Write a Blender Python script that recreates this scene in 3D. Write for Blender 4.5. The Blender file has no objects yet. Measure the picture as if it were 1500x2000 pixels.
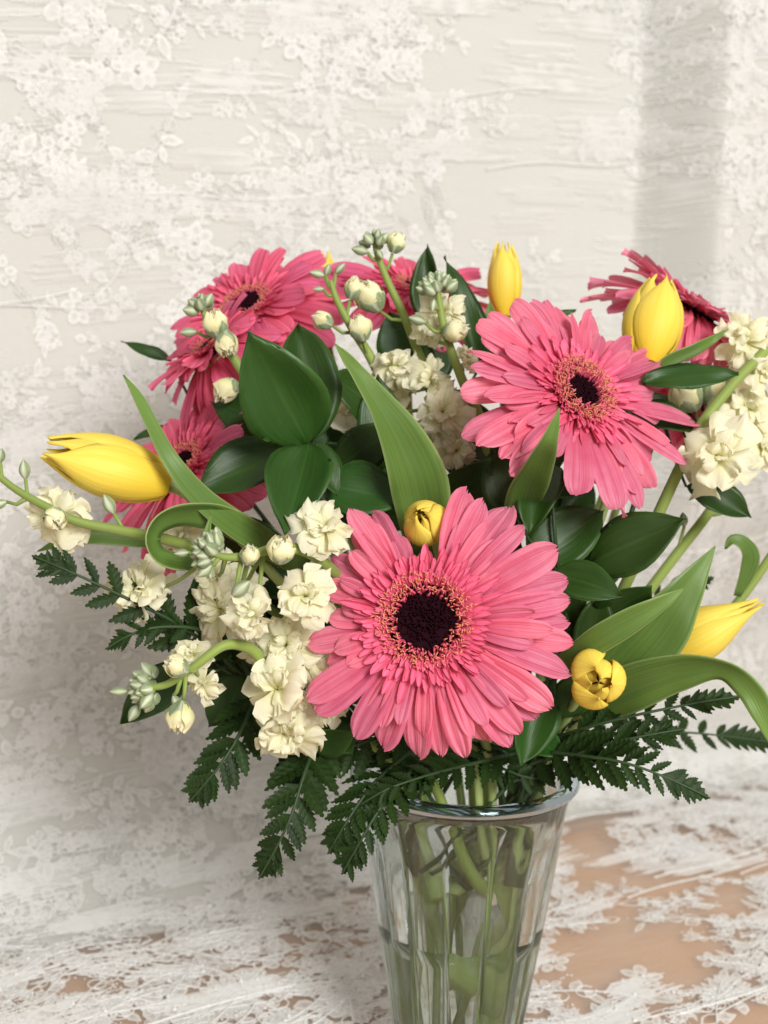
import bpy, math, random
import numpy as np
from mathutils import Vector, Matrix, noise

RAD = math.radians
scene = bpy.context.scene
COL = scene.collection

# ------------------------------------------------------------------ camera
F = 2381.0
CAM = Vector((0.0, -0.60, 0.37))
CR = Matrix.Rotation(RAD(90 - 6.5), 3, 'X') @ Matrix.Rotation(RAD(1.3), 3, 'Z')
cam_d = bpy.data.cameras.new("camera")
cam = bpy.data.objects.new("camera", cam_d)
COL.objects.link(cam)
cam.matrix_world = Matrix.Translation(CAM) @ CR.to_4x4()
cam_d.sensor_fit = 'VERTICAL'
cam_d.sensor_height = 36.0
cam_d.lens = F / 2000.0 * 36.0
cam_d.clip_start = 0.01
cam_d.clip_end = 50
cam_d.dof.use_dof = True
cam_d.dof.focus_distance = 0.515
cam_d.dof.aperture_fstop = 10.5
scene.camera = cam

# ------------------------------------------------------------------ world, lamps, exposure
world = bpy.data.worlds.new("World")
scene.world = world
world.use_nodes = True
bg = world.node_tree.nodes["Background"]
bg.inputs[0].default_value = (1.0, 0.94, 0.84, 1)
bg.inputs[1].default_value = 0.47


def area_lamp(name, loc, target, size, power, color):
    d = bpy.data.lights.new(name, 'AREA')
    d.shape = 'RECTANGLE'
    d.size, d.size_y = size
    d.energy = power
    d.color = color
    o = bpy.data.objects.new(name, d)
    COL.objects.link(o)
    o.location = loc
    o.rotation_euler = (Vector(target) - Vector(loc)).to_track_quat('-Z', 'Y').to_euler()
    return o


area_lamp("window_light", (0.68, -1.62, 1.02), (0.02, 0.0, 0.30), (0.55, 0.70), 44.0, (1.0, 0.99, 0.96))
scene.view_settings.view_transform = 'Standard'
scene.view_settings.look = 'None'
scene.view_settings.exposure = 0.05
scene.view_settings.gamma = 1.0
scene.cycles.max_bounces = 12
scene.cycles.transmission_bounces = 12
scene.cycles.transparent_max_bounces = 24


def P(px, py, Y):
    """the point at depth Y (world) that the photograph shows at (px, py)"""
    d = CR @ Vector(((px - 750.0) / F, (1000.0 - py) / F, -1.0))
    return CAM + d * ((Y - CAM.y) / d.y)


def mpp(Y):
    return (Y - CAM.y) / F


VR = CR @ Vector((1, 0, 0))      # picture right, up and back, as world directions
VU = CR @ Vector((0, 1, 0))
VB = CR @ Vector((0, 0, 1))


def vdir(r, u, b):
    return (VR * r + VU * u + VB * b).normalized()


# ------------------------------------------------------------------ materials
def nt_new(name):
    m = bpy.data.materials.new(name)
    m.use_nodes = True
    nt = m.node_tree
    for n in list(nt.nodes):
        nt.nodes.remove(n)
    out = nt.nodes.new('ShaderNodeOutputMaterial')
    return m, nt, out


def N(nt, t, **kw):
    n = nt.nodes.new(t)
    for k, v in kw.items():
        if k.startswith('i_'):
            n.inputs[k[2:].replace('_', ' ')].default_value = v
        else:
            setattr(n, k, v)
    return n


def mixc(nt, fac, a, b, mode='MIX'):
    n = nt.nodes.new('ShaderNodeMix')
    n.data_type = 'RGBA'
    n.blend_type = mode
    for sock, val in ((n.inputs[0], fac), (n.inputs[6], a), (n.inputs[7], b)):
        if hasattr(val, 'is_linked') or isinstance(val, bpy.types.NodeSocket):
            nt.links.new(val, sock)
        elif isinstance(val, (tuple, list)):
            sock.default_value = (*val[:3], 1)
        else:
            sock.default_value = val
    return n.outputs[2]


def ramp(nt, src, stops):
    n = nt.nodes.new('ShaderNodeValToRGB')
    e = n.color_ramp.elements
    while len(e) < len(stops):
        e.new(0.5)
    for el, (p, c) in zip(e, stops):
        el.position = p
        el.color = (*c, 1) if isinstance(c, (tuple, list)) else (c, c, c, 1)
    nt.links.new(src, n.inputs[0])
    return n.outputs[0]


def plant_mat(name, base, tip=None, vein=None, vein_scale=(14, 1.5), vein_amt=0.5, rough=0.5, spec=0.35,
              transl=0.25, bump=0.15, vary=0.12, grad=(0.0, 1.0), sheen=0.0, mottled=0.0, mottle_col=None, mid=None,
              edge=None, hue_vary=0.0, under=None, groove=None, edge_w=0.44):
    m, nt, out = nt_new(name)
    uv = N(nt, 'ShaderNodeTexCoord').outputs['UV']
    sep = N(nt, 'ShaderNodeSeparateXYZ')
    nt.links.new(uv, sep.inputs[0])
    info = N(nt, 'ShaderNodeObjectInfo')
    mp = N(nt, 'ShaderNodeCombineXYZ')
    mu = N(nt, 'ShaderNodeMath', operation='MULTIPLY'); nt.links.new(sep.outputs[0], mu.inputs[0]); mu.inputs[1].default_value = vein_scale[0]
    mv = N(nt, 'ShaderNodeMath', operation='MULTIPLY'); nt.links.new(sep.outputs[1], mv.inputs[0]); mv.inputs[1].default_value = vein_scale[1]
    mr = N(nt, 'ShaderNodeMath', operation='MULTIPLY'); nt.links.new(info.outputs['Random'], mr.inputs[0]); mr.inputs[1].default_value = 37.0
    nt.links.new(mu.outputs[0], mp.inputs[0]); nt.links.new(mv.outputs[0], mp.inputs[1]); nt.links.new(mr.outputs[0], mp.inputs[2])
    nz = N(nt, 'ShaderNodeTexNoise', i_Scale=1.0, i_Detail=3.0)
    nt.links.new(mp.outputs[0], nz.inputs['Vector'])
    lines = ramp(nt, nz.outputs['Fac'], [(0.36, 0.0), (0.64, 1.0)])
    col = base
    if tip is not None:
        g = ramp(nt, sep.outputs[1], [(grad[0], 0.0), (grad[1], 1.0)])
        col = mixc(nt, g, base, tip)
    vc = vein if vein is not None else tuple(c * 0.7 for c in base)
    f = N(nt, 'ShaderNodeMath', operation='MULTIPLY'); nt.links.new(lines, f.inputs[0]); f.inputs[1].default_value = vein_amt
    col = mixc(nt, f.outputs[0], col, vc)
    if mid is not None:      # midrib
        a = N(nt, 'ShaderNodeMath', operation='SUBTRACT'); nt.links.new(sep.outputs[0], a.inputs[0]); a.inputs[1].default_value = 0.5
        b = N(nt, 'ShaderNodeMath', operation='ABSOLUTE'); nt.links.new(a.outputs[0], b.inputs[0])
        g = ramp(nt, b.outputs[0], [(0.0, 0.7), (0.035, 0.0)])
        col = mixc(nt, g, col, mid)
    if edge is not None:
        a = N(nt, 'ShaderNodeMath', operation='SUBTRACT'); nt.links.new(sep.outputs[0], a.inputs[0]); a.inputs[1].default_value = 0.5
        b = N(nt, 'ShaderNodeMath', operation='ABSOLUTE'); nt.links.new(a.outputs[0], b.inputs[0])
        g = ramp(nt, b.outputs[0], [(edge_w, 0.0), (0.5, 0.85)])
        col = mixc(nt, g, col, edge)
    if groove is not None:     # two furrows along a ray petal
        a = N(nt, 'ShaderNodeMath', operation='SUBTRACT'); nt.links.new(sep.outputs[0], a.inputs[0]); a.inputs[1].default_value = 0.5
        b = N(nt, 'ShaderNodeMath', operation='ABSOLUTE'); nt.links.new(a.outputs[0], b.inputs[0])
        g = ramp(nt, b.outputs[0], [(0.13, 0.0), (0.165, 0.55), (0.20, 0.0)])
        col = mixc(nt, g, col, groove)
    if mottled > 0:
        tc = N(nt, 'ShaderNodeTexCoord')
        n2 = N(nt, 'ShaderNodeTexNoise', i_Scale=110.0, i_Detail=4.0)
        geo = N(nt, 'ShaderNodeNewGeometry')
        nt.links.new(geo.outputs['Position'], n2.inputs['Vector'])
        g = ramp(nt, n2.outputs['Fac'], [(0.4, 0.0), (0.7, mottled)])
        col = mixc(nt, g, col, mottle_col or tuple(c * 0.6 for c in base))
    if under is not None:
        geo2 = N(nt, 'ShaderNodeNewGeometry')
        col = mixc(nt, geo2.outputs['Backfacing'], col, under)
    hs = N(nt, 'ShaderNodeHueSaturation')
    va = N(nt, 'ShaderNodeMapRange'); nt.links.new(info.outputs['Random'], va.inputs[0])
    va.inputs[3].default_value = 1 - vary; va.inputs[4].default_value = 1 + vary
    nt.links.new(va.outputs[0], hs.inputs['Value'])
    if hue_vary:
        vh = N(nt, 'ShaderNodeMapRange'); nt.links.new(info.outputs['Random'], vh.inputs[0])
        vh.inputs[3].default_value = 0.5 - hue_vary; vh.inputs[4].default_value = 0.5 + hue_vary
        nt.links.new(vh.outputs[0], hs.inputs['Hue'])
    if isinstance(col, (tuple, list)):
        hs.inputs['Color'].default_value = (*col, 1)
    else:
        nt.links.new(col, hs.inputs['Color'])
    bs = N(nt, 'ShaderNodeBsdfPrincipled')
    nt.links.new(hs.outputs[0], bs.inputs['Base Color'])
    bs.inputs['Roughness'].default_value = rough
    bs.inputs['Specular IOR Level'].default_value = spec
    if sheen:
        bs.inputs['Sheen Weight'].default_value = sheen
        bs.inputs['Sheen Roughness'].default_value = 0.5
    bp = N(nt, 'ShaderNodeBump', i_Strength=bump, i_Distance=0.0006)
    nt.links.new(nz.outputs['Fac'], bp.inputs['Height'])
    nt.links.new(bp.outputs[0], bs.inputs['Normal'])
    if transl > 0:
        tr = N(nt, 'ShaderNodeBsdfTranslucent')
        nt.links.new(hs.outputs[0], tr.inputs['Color'])
        nt.links.new(bp.outputs[0], tr.inputs['Normal'])
        mx = N(nt, 'ShaderNodeMixShader'); mx.inputs[0].default_value = transl
        nt.links.new(bs.outputs[0], mx.inputs[1]); nt.links.new(tr.outputs[0], mx.inputs[2])
        nt.links.new(mx.outputs[0], out.inputs[0])
    else:
        nt.links.new(bs.outputs[0], out.inputs[0])
    return m


M = {}
M['pink'] = plant_mat('pink_petal', (0.80, 0.115, 0.225), under=(0.84, 0.26, 0.37), tip=(0.90, 0.31, 0.44), groove=(0.60, 0.07, 0.14), vein=(0.66, 0.075, 0.145), vein_scale=(20, 0.9), vein_amt=0.55,
                      rough=0.48, spec=0.35, transl=0.36, bump=0.8, vary=0.15, sheen=0.12, mottled=0.45, mottle_col=(0.70, 0.08, 0.18), hue_vary=0.006)
M['rose'] = plant_mat('rose_petal', (0.82, 0.12, 0.245), tip=(0.87, 0.215, 0.37), groove=(0.55, 0.045, 0.10), vein=(0.66, 0.065, 0.14), vein_scale=(20, 0.9), vein_amt=0.5,
                      rough=0.6, spec=0.2, transl=0.36, bump=0.8, vary=0.08, hue_vary=0.006, under=(0.82, 0.22, 0.26))
M['pink_inner'] = plant_mat('pink_inner_petal', (0.76, 0.100, 0.195), tip=(0.84, 0.19, 0.325), vein=(0.70, 0.085, 0.15), vein_scale=(5, 0.8), vein_amt=0.4,
                            rough=0.55, spec=0.3, transl=0.2, bump=0.4, vary=0.1)
M['rose_inner'] = plant_mat('rose_inner_petal', (0.76, 0.095, 0.18), tip=(0.83, 0.17, 0.29), vein_scale=(5, 0.8), vein_amt=0.3,
                            rough=0.55, spec=0.3, transl=0.2, bump=0.4, vary=0.1)
M['floret'] = plant_mat('floret', (0.58, 0.075, 0.125), tip=(0.76, 0.36, 0.16), grad=(0.55, 0.95), vein_amt=0.1, transl=0.1, vary=0.15)
M['floret_pink'] = plant_mat('floret_pink', (0.45, 0.045, 0.09), tip=(0.62, 0.10, 0.16), vein_amt=0.1, transl=0.1, vary=0.15)
M['disc'] = plant_mat('gerbera_disc', (0.010, 0.002, 0.004), tip=(0.022, 0.004, 0.008), vein_amt=0.2, transl=0.0, vary=0.2, rough=0.9, spec=0.06)
M['yellow'] = plant_mat('yellow_petal', (0.90, 0.60, 0.035), tip=(0.93, 0.755, 0.14), grad=(0.0, 0.6), vein=(0.88, 0.62, 0.05), vein_scale=(24, 0.7), vein_amt=0.5,
                        rough=0.5, spec=0.25, transl=0.22, bump=0.45, vary=0.04)
M['cream'] = plant_mat('cream_petal', (0.82, 0.82, 0.48), tip=(0.93, 0.905, 0.72), grad=(0.1, 0.7), vein=(0.87, 0.83, 0.58), vein_scale=(14, 2.0), vein_amt=0.4,
                       rough=0.6, spec=0.2, transl=0.45, bump=0.4, vary=0.05)
M['cream_bud'] = plant_mat('cream_bud_petal', (0.76, 0.76, 0.34), tip=(0.92, 0.87, 0.60), grad=(0.0, 0.8), vein=(0.75, 0.66, 0.26), vein_scale=(6, 2.0), vein_amt=0.4,
                           rough=0.55, spec=0.3, transl=0.25, bump=0.4, vary=0.06)
M['bud'] = plant_mat('bud_green', (0.16, 0.22, 0.085), tip=(0.20, 0.26, 0.12), vein=(0.42, 0.46, 0.30), vein_scale=(5, 1.2), vein_amt=0.55, rough=0.7,
                     spec=0.2, transl=0.08, vary=0.12, sheen=0.25, edge=(0.62, 0.66, 0.50), edge_w=0.30)
M['stock_stem'] = plant_mat('stock_stem', (0.235, 0.31, 0.065), vein=(0.17, 0.24, 0.06), vein_scale=(6, 3), vein_amt=0.5, rough=0.55, spec=0.3, transl=0.06, vary=0.08, sheen=0.15)
M['stem'] = plant_mat('green_stem', (0.33, 0.41, 0.15), vein=(0.25, 0.33, 0.10), vein_scale=(6, 3), vein_amt=0.5, rough=0.5, spec=0.35, transl=0.06, vary=0.12)
M['tulip_leaf'] = plant_mat('tulip_leaf', (0.115, 0.200, 0.036), tip=(0.19, 0.30, 0.055), grad=(0.5, 1.0), vein=(0.065, 0.14, 0.032), vein_scale=(26, 0.9), vein_amt=0.6,
                            rough=0.42, spec=0.4, transl=0.16, bump=0.35, vary=0.06, edge=(0.30, 0.38, 0.14))
M['ruscus'] = plant_mat('ruscus_leaf', (0.021, 0.064, 0.007), tip=(0.025, 0.070, 0.008), vein=(0.015, 0.050, 0.006), vein_scale=(26, 1.8), vein_amt=0.62,
                        rough=0.44, spec=0.36, transl=0.08, bump=0.3, vary=0.2, hue_vary=0.012, mid=(0.034, 0.09, 0.013), edge=(0.05, 0.115, 0.02), mottled=0.35, mottle_col=(0.018, 0.052, 0.006))
M['fern'] = plant_mat('fern_leaflet', (0.014, 0.032, 0.005), tip=(0.020, 0.043, 0.007), vein=(0.008, 0.024, 0.005), vein_scale=(10, 5), vein_amt=0.6,
                      rough=0.5, spec=0.2, transl=0.08, bump=0.4, vary=0.25, mid=(0.03, 0.06, 0.015), under=(0.05, 0.085, 0.035))
M['twig'] = plant_mat('dark_twig', (0.03, 0.06, 0.02), vein_amt=0.4, transl=0.0, vary=0.1)


def simple_mat(name, col, rough=0.6, spec=0.3):
    m, nt, out = nt_new(name)
    b = N(nt, 'ShaderNodeBsdfPrincipled')
    b.inputs['Base Color'].default_value = (*col, 1)
    b.inputs['Roughness'].default_value = rough
    b.inputs['Specular IOR Level'].default_value = spec
    nt.links.new(b.outputs[0], out.inputs[0])
    return m, nt, b


def glass_mat(name, ior, rough, tint, clear):
    m, nt, out = nt_new(name)
    g = N(nt, 'ShaderNodeBsdfGlass')
    g.inputs['Color'].default_value = (*tint, 1)
    g.inputs['Roughness'].default_value = rough
    g.inputs['IOR'].default_value = ior
    t = N(nt, 'ShaderNodeBsdfTransparent')
    t.inputs['Color'].default_value = (*tint, 1)
    mx = N(nt, 'ShaderNodeMixShader')
    mx.inputs[0].default_value = clear
    nt.links.new(g.outputs[0], mx.inputs[1]); nt.links.new(t.outputs[0], mx.inputs[2])
    nt.links.new(mx.outputs[0], out.inputs[0])
    return m


M['glass'] = glass_mat('clear_glass', 1.47, 0.0, (0.93, 0.955, 0.955), 0.10)
M['water'] = glass_mat('water', 1.33, 0.0, (0.95, 0.97, 0.93), 0.10)

# wall, table and lace
m, nt, b = simple_mat('wall_lining', (0.66, 0.645, 0.61), 0.8, 0.2)
nz = N(nt, 'ShaderNodeTexNoise', i_Scale=6.0, i_Detail=4.0)
tc = N(nt, 'ShaderNodeTexCoord'); nt.links.new(tc.outputs['Object'], nz.inputs['Vector'])
nt.links.new(mixc(nt, nz.outputs['Fac'], (0.585, 0.582, 0.555), (0.65, 0.645, 0.618)), b.inputs['Base Color'])
M['wall'] = m
m, nt, b = simple_mat('tan_wood', (0.45, 0.24, 0.11), 0.5, 0.3)
tc = N(nt, 'ShaderNodeTexCoord')
mp = N(nt, 'ShaderNodeMapping'); mp.inputs['Scale'].default_value = (2, 16, 2); mp.inputs['Rotation'].default_value = (0, 0, RAD(-20))
nt.links.new(tc.outputs['Object'], mp.inputs[0])
nz = N(nt, 'ShaderNodeTexNoise', i_Scale=1.0, i_Detail=5.0); nt.links.new(mp.outputs[0], nz.inputs['Vector'])
nt.links.new(mixc(nt, nz.outputs['Fac'], (0.55, 0.315, 0.165), (0.63, 0.375, 0.21)), b.inputs['Base Color'])
M['wood'] = m
# sheer net: a fine mesh the camera cannot resolve, part thread and part gap
m, nt, out = nt_new('sheer_net')
d = N(nt, 'ShaderNodeBsdfDiffuse'); d.inputs[0].default_value = (0.86, 0.85, 0.82, 1)
tl = N(nt, 'ShaderNodeBsdfTranslucent'); tl.inputs[0].default_value = (0.86, 0.85, 0.82, 1)
m1 = N(nt, 'ShaderNodeMixShader'); m1.inputs[0].default_value = 0.3
nt.links.new(d.outputs[0], m1.inputs[1]); nt.links.new(tl.outputs[0], m1.inputs[2])
t = N(nt, 'ShaderNodeBsdfTransparent')
tc = N(nt, 'ShaderNodeTexCoord')
mp = N(nt, 'ShaderNodeMapping'); mp.inputs['Scale'].default_value = (7, 34, 1)
nt.links.new(tc.outputs['UV'], mp.inputs[0])
nz = N(nt, 'ShaderNodeTexNoise', i_Scale=1.0, i_Detail=5.0); nt.links.new(mp.outputs[0], nz.inputs['Vector'])
fac = ramp(nt, nz.outputs['Fac'], [(0.34, 0.23), (0.70, 0.42)])
m2 = N(nt, 'ShaderNodeMixShader')
nt.links.new(fac, m2.inputs[0]); nt.links.new(t.outputs[0], m2.inputs[1]); nt.links.new(m1.outputs[0], m2.inputs[2])
nt.links.new(m2.outputs[0], out.inputs[0])
M['net'] = m
m, nt, out = nt_new('white_thread')
d = N(nt, 'ShaderNodeBsdfPrincipled'); d.inputs['Base Color'].default_value = (0.86, 0.855, 0.84, 1); d.inputs['Roughness'].default_value = 0.55
d.inputs['Specular IOR Level'].default_value = 0.3
t = N(nt, 'ShaderNodeBsdfTransparent')
mx = N(nt, 'ShaderNodeMixShader')
tc = N(nt, 'ShaderNodeTexCoord'); sp = N(nt, 'ShaderNodeSeparateXYZ'); nt.links.new(tc.outputs['UV'], sp.inputs[0])
nt.links.new(ramp(nt, sp.outputs[0], [(0.0, 0.88), (0.45, 0.66), (1.0, 0.34)]), mx.inputs[0])      # thin in the middle of a worked leaf
nt.links.new(t.outputs[0], mx.inputs[1]); nt.links.new(d.outputs[0], mx.inputs[2]); nt.links.new(mx.outputs[0], out.inputs[0])
M['thread'] = m


# ------------------------------------------------------------------ mesh helpers
class MB:
    def __init__(self):
        self.v, self.f, self.uv = [], [], []

    def grid(self, pts, uvs, flip=False, closed_u=False):
        """pts[row][col]"""
        o = len(self.v)
        nv, nu = len(pts), len(pts[0])
        for r, q in zip(pts, uvs):
            self.v.extend(tuple(p) for p in r)
            self.uv.extend(tuple(p) for p in q)
        for i in range(nv - 1):
            for j in range(nu if closed_u else nu - 1):
                j2 = (j + 1) % nu
                a = (o + i * nu + j, o + i * nu + j2, o + (i + 1) * nu + j2, o + (i + 1) * nu + j)
                self.f.append(a[::-1] if flip else a)
        return o

    def tube(self, pts, rad, n=8, cap=True):
        pts = [Vector(p) for p in pts]
        k = len(pts)
        T = [(pts[min(i + 1, k - 1)] - pts[max(i - 1, 0)]).normalized() for i in range(k)]
        a = T[0].orthogonal().normalized()
        rows, uvs = [], []
        for i in range(k):
            a = (a - T[i] * a.dot(T[i])).normalized()
            b = T[i].cross(a)
            r = rad[i] if hasattr(rad, '__len__') else rad
            rows.append([pts[i] + (a * math.cos(t) + b * math.sin(t)) * r for t in [2 * math.pi * j / n for j in range(n)]])
            uvs.append([(j / n, i / max(1, k - 1)) for j in range(n)])
        o = self.grid(rows, uvs, closed_u=True)
        if cap:
            self.f.append(tuple(o + j for j in range(n))[::-1])
            self.f.append(tuple(o + (k - 1) * n + j for j in range(n)))

    def ellip(self, Mx, nseg=8, nring=6, power=1.0, point=0.0):
        """closed ellipsoid along +Y of Mx, from y=0 to 1, radius 0.5; point>0 sharpens the far end"""
        rows, uvs = [], []
        for i in range(nring + 1):
            v = i / nring
            r = 0.5 * math.sin(math.pi * min(max(v, 0.02), 0.985)) ** power
            if point:
                r *= 1 - point * v * v
            rows.append([Mx @ Vector((r * math.cos(2 * math.pi * j / nseg), v, r * math.sin(2 * math.pi * j / nseg))) for j in range(nseg)])
            uvs.append([(abs(((j * 2 / nseg) % 1) - 0.5) * 1.0 + 0.25 * 0, v) for j in range(nseg)])
        o = self.grid(rows, uvs, flip=True, closed_u=True)
        self.f.append(tuple(o + j for j in range(nseg)))
        self.f.append(tuple(o + nring * nseg + j for j in range(nseg))[::-1])

    def mesh(self, name, mat, smooth=True):
        me = bpy.data.meshes.new(name)
        me.from_pydata(self.v, [], self.f)
        me.materials.append(mat)
        if self.uv:
            ul = me.uv_layers.new(name="uv")
            idx = np.empty(len(me.loops), dtype=np.int64)
            me.loops.foreach_get('vertex_index', idx)
            ul.data.foreach_set('uv', np.asarray(self.uv, dtype=np.float32)[idx].ravel())
        if smooth:
            me.polygons.foreach_set('use_smooth', [True] * len(me.polygons))
        me.update()
        return me


WORLD_M = {}


def link(me, name, parent=None, mw=None):
    """one object from a mesh (or None for an Empty), at world matrix mw, under its parent"""
    o = bpy.data.objects.new(name, me)
    COL.objects.link(o)
    mw = mw.copy() if mw is not None else Matrix.Identity(4)
    WORLD_M[o.name] = mw
    if parent is not None:
        o.parent = parent
        o.matrix_basis = WORLD_M[parent.name].inverted() @ mw
    else:
        o.matrix_basis = mw
    return o


def thing(name, label, cat, loc, group=None, me=None):
    o = link(me, name, None, Matrix.Translation(loc))
    if me is None:
        o.empty_display_size = 0.01
    o['label'] = label
    o['category'] = cat
    if group:
        o['group'] = group
    return o


def part_world(mb, name, mat, parent, smooth=True):
    """a part whose mesh was built in world coordinates"""
    L = WORLD_M[parent.name].translation
    mb.v = [(x - L.x, y - L.y, z - L.z) for x, y, z in mb.v]
    return link(mb.mesh(name, mat, smooth), name, parent, Matrix.Translation(L))


def frame(base, ydir, zhint, sx=1, sy=1, sz=1):
    Y = Vector(ydir).normalized()
    X = Y.cross(Vector(zhint)).normalized()
    Z = X.cross(Y)
    m = Matrix((X * sx, Y * sy, Z * sz)).transposed().to_4x4()
    m.translation = Vector(base)
    return m


def catmull(pts, n):
    """pts: sequences of equal length; returns n samples"""
    A = [np.array(p, dtype=float) for p in pts]
    A = [2 * A[0] - A[1]] + A + [2 * A[-1] - A[-2]]
    k = len(pts) - 1
    out = []
    for i in range(n):
        t = i / (n - 1) * k
        s = min(int(t), k - 1)
        u = t - s
        p0, p1, p2, p3 = A[s:s + 4]
        out.append(0.5 * ((2 * p1) + (-p0 + p2) * u + (2 * p0 - 5 * p1 + 4 * p2 - p3) * u * u + (-p0 + 3 * p1 - 3 * p2 + p3) * u ** 3))
    return out


def blade(hw, theta, nv, nu, cup=lambda u, v: 0.0, tipdip=None, thick=0.0, vs=None):
    """petal / leaf: unit length along +Y, half width hw(v) on X, the spine bending by theta(v) out of the plane"""
    vs = vs or [i / nv for i in range(nv + 1)]
    mb = MB()
    rows, uvs = [], []
    y = z = 0.0
    pv = 0.0
    for v in vs:
        dv = v - pv
        th = theta((v + pv) / 2)
        y += math.cos(th) * dv
        z += math.sin(th) * dv
        pv = v
        tv = theta(v)
        ny, nz_ = -math.sin(tv), math.cos(tv)
        r, q = [], []
        for j in range(nu + 1):
            u = -1 + 2 * j / nu
            h = cup(u, v)
            dy = tipdip(u, v) if tipdip else 0.0
            r.append(Vector((hw(v) * u, y + ny * h - dy * math.cos(tv), z + nz_ * h - dy * math.sin(tv))))
            q.append(((u + 1) / 2, v))
        rows.append(r); uvs.append(q)
    mb.grid(rows, uvs)
    if thick:
        n_r, n_c = len(rows), len(rows[0])
        low = []
        for i in range(n_r):
            lr = []
            for j in range(n_c):
                du = rows[i][min(j + 1, n_c - 1)] - rows[i][max(j - 1, 0)]
                dv = rows[min(i + 1, n_r - 1)][j] - rows[max(i - 1, 0)][j]
                nn = du.cross(dv)
                nn = nn.normalized() if nn.length > 1e-12 else Vector((0, 0, 1))
                lr.append(rows[i][j] - nn * thick)
            low.append(lr)
        o = mb.grid(low, uvs, flip=True)
        ring = [(i, 0) for i in range(n_r)] + [(n_r - 1, j) for j in range(1, n_c)] + [(i, n_c - 1) for i in range(n_r - 2, -1, -1)] + [(0, j) for j in range(n_c - 2, 0, -1)]
        for k in range(len(ring)):
            a, b = ring[k], ring[(k + 1) % len(ring)]
            ia, ib = a[0] * n_c + a[1], b[0] * n_c + b[1]
            mb.f.append((ia, ib, o + ib, o + ia))
    return mb


def smooth01(x):
    x = min(max(x, 0.0), 1.0)
    return x * x * (3 - 2 * x)


# ------------------------------------------------------------------ the setting: wall, table, lace
YAW = RAD(23)
TD = Vector((math.cos(YAW), math.sin(YAW), 0))       # along the foot of the wall
ND = Vector((math.sin(YAW), -math.cos(YAW), 0))      # from the wall towards the room
B0 = Vector((0.0, 0.375, 0.0))                       # foot of the wall straight ahead


def arc(u):
    """radius of the sweep from table to wall: wide at the left, tight at the right"""
    return 0.145 - 0.10 * smooth01((u + 0.25) / 0.60)


def fold_out(u, h):
    """how far the hanging cloth stands out: the pleat at the right of the picture"""
    k = smooth01((h - 0.10) / 0.22)
    s = 0.076 * (.5 * min(max((u - 0.221) / 0.030, 0.0), 1.0) + .5 * smooth01((u - 0.219) / 0.034)) - 0.030 * smooth01((u - 0.280) / 0.16)
    return s * k


def cloth_flat(u, s):
    """s<0: on the table, -s metres out from the wall; s>0: up the wall"""
    ARC = arc(u)
    q = ARC * math.pi / 2
    if s < -q / 2:
        d = -(s + q / 2) + ARC
        p = B0 + TD * u + ND * d
        return Vector((p.x, p.y, 0.004)), Vector((0, 0, 1))
    if s > q / 2:
        h = s - q / 2 + ARC
        p = B0 + TD * u + ND * (0.006 + fold_out(u, h))
        return Vector((p.x, p.y, 0.004 + h)), ND.copy()
    a = (s + q / 2) / q * math.pi / 2
    p = B0 + TD * u + ND * (ARC - ARC * math.sin(a) + 0.006 * math.sin(a))
    n = ND * math.sin(a) + Vector((0, 0, 1)) * math.cos(a)
    return Vector((p.x, p.y, 0.004 + ARC - ARC * math.cos(a))), n


def cloth(u, s):
    p, n = cloth_flat(u, s)
    w = 0.0
    if s > -0.25:
        a = smooth01((s + 0.25) / 0.2)
        b = 1 - 0.6 * smooth01((s - 0.08) / 0.1)
        w += a * b * (0.006 * (noise.noise(Vector((u * 5 + s * 3, s * 9 - u * 4, 3.1))) + 0.6) + 0.003 * noise.noise(Vector((u * 14, s * 16, 7.7))))
    w += 0.0012 * (noise.noise(Vector((u * 18, s * 40, 1.0))) + 0.8)
    return p + n * max(w, 0.0), n


def cloth_frame(u, s):
    e = 0.004
    p, _ = cloth(u, s)
    du = cloth(u + e, s)[0] - cloth(u - e, s)[0]
    ds = cloth(u, s + e)[0] - cloth(u, s - e)[0]
    n = du.cross(ds).normalized()
    return p, du.normalized(), n


def box_mesh(name, mat, corners, h0, h1, bev=0.0):
    mb = MB()
    k = len(corners)
    mb.v = [(x, y, h0) for x, y in corners] + [(x, y, h1) for x, y in corners]
    mb.f = [tuple(range(k))[::-1], tuple(range(k, 2 * k))] + [(i, (i + 1) % k, k + (i + 1) % k, k + i) for i in range(k)]
    return mb.mesh(name, mat, False)


mb = MB()
rows = []
wu = sorted([-1.2 + 2.6 * i / 60 for i in range(61)] + [.2 + .0025 * i for i in range(40)])
for k in range(121):
    row = []
    for u in wu:
        q = arc(u) * math.pi / 4
        p, n = cloth(u, -q * 1.02 + (1.5 + q) * (k / 120) ** 1.6)
        row.append(p - n * .0016)
    rows.append(row)
mb.grid(rows, [[(u, k / 120) for u in wu] for k in range(121)])
wall = link(mb.mesh('wall', M['wall']), 'wall')  # lining behind the net, shaped to the cloth's pleat so its shading shows
wall['kind'] = 'structure'
c = [B0 + TD * a + ND * b_ for a, b_ in ((-1.1, 0.0), (1.3, 0.0), (1.3, 0.95), (-1.1, 0.95))]
table = link(box_mesh('table', M['wood'], [(p.x, p.y) for p in c][::-1], -0.03, 0.0), 'table')
table['label'] = 'tan wooden table top showing through the lace'
table['category'] = 'table'

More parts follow.
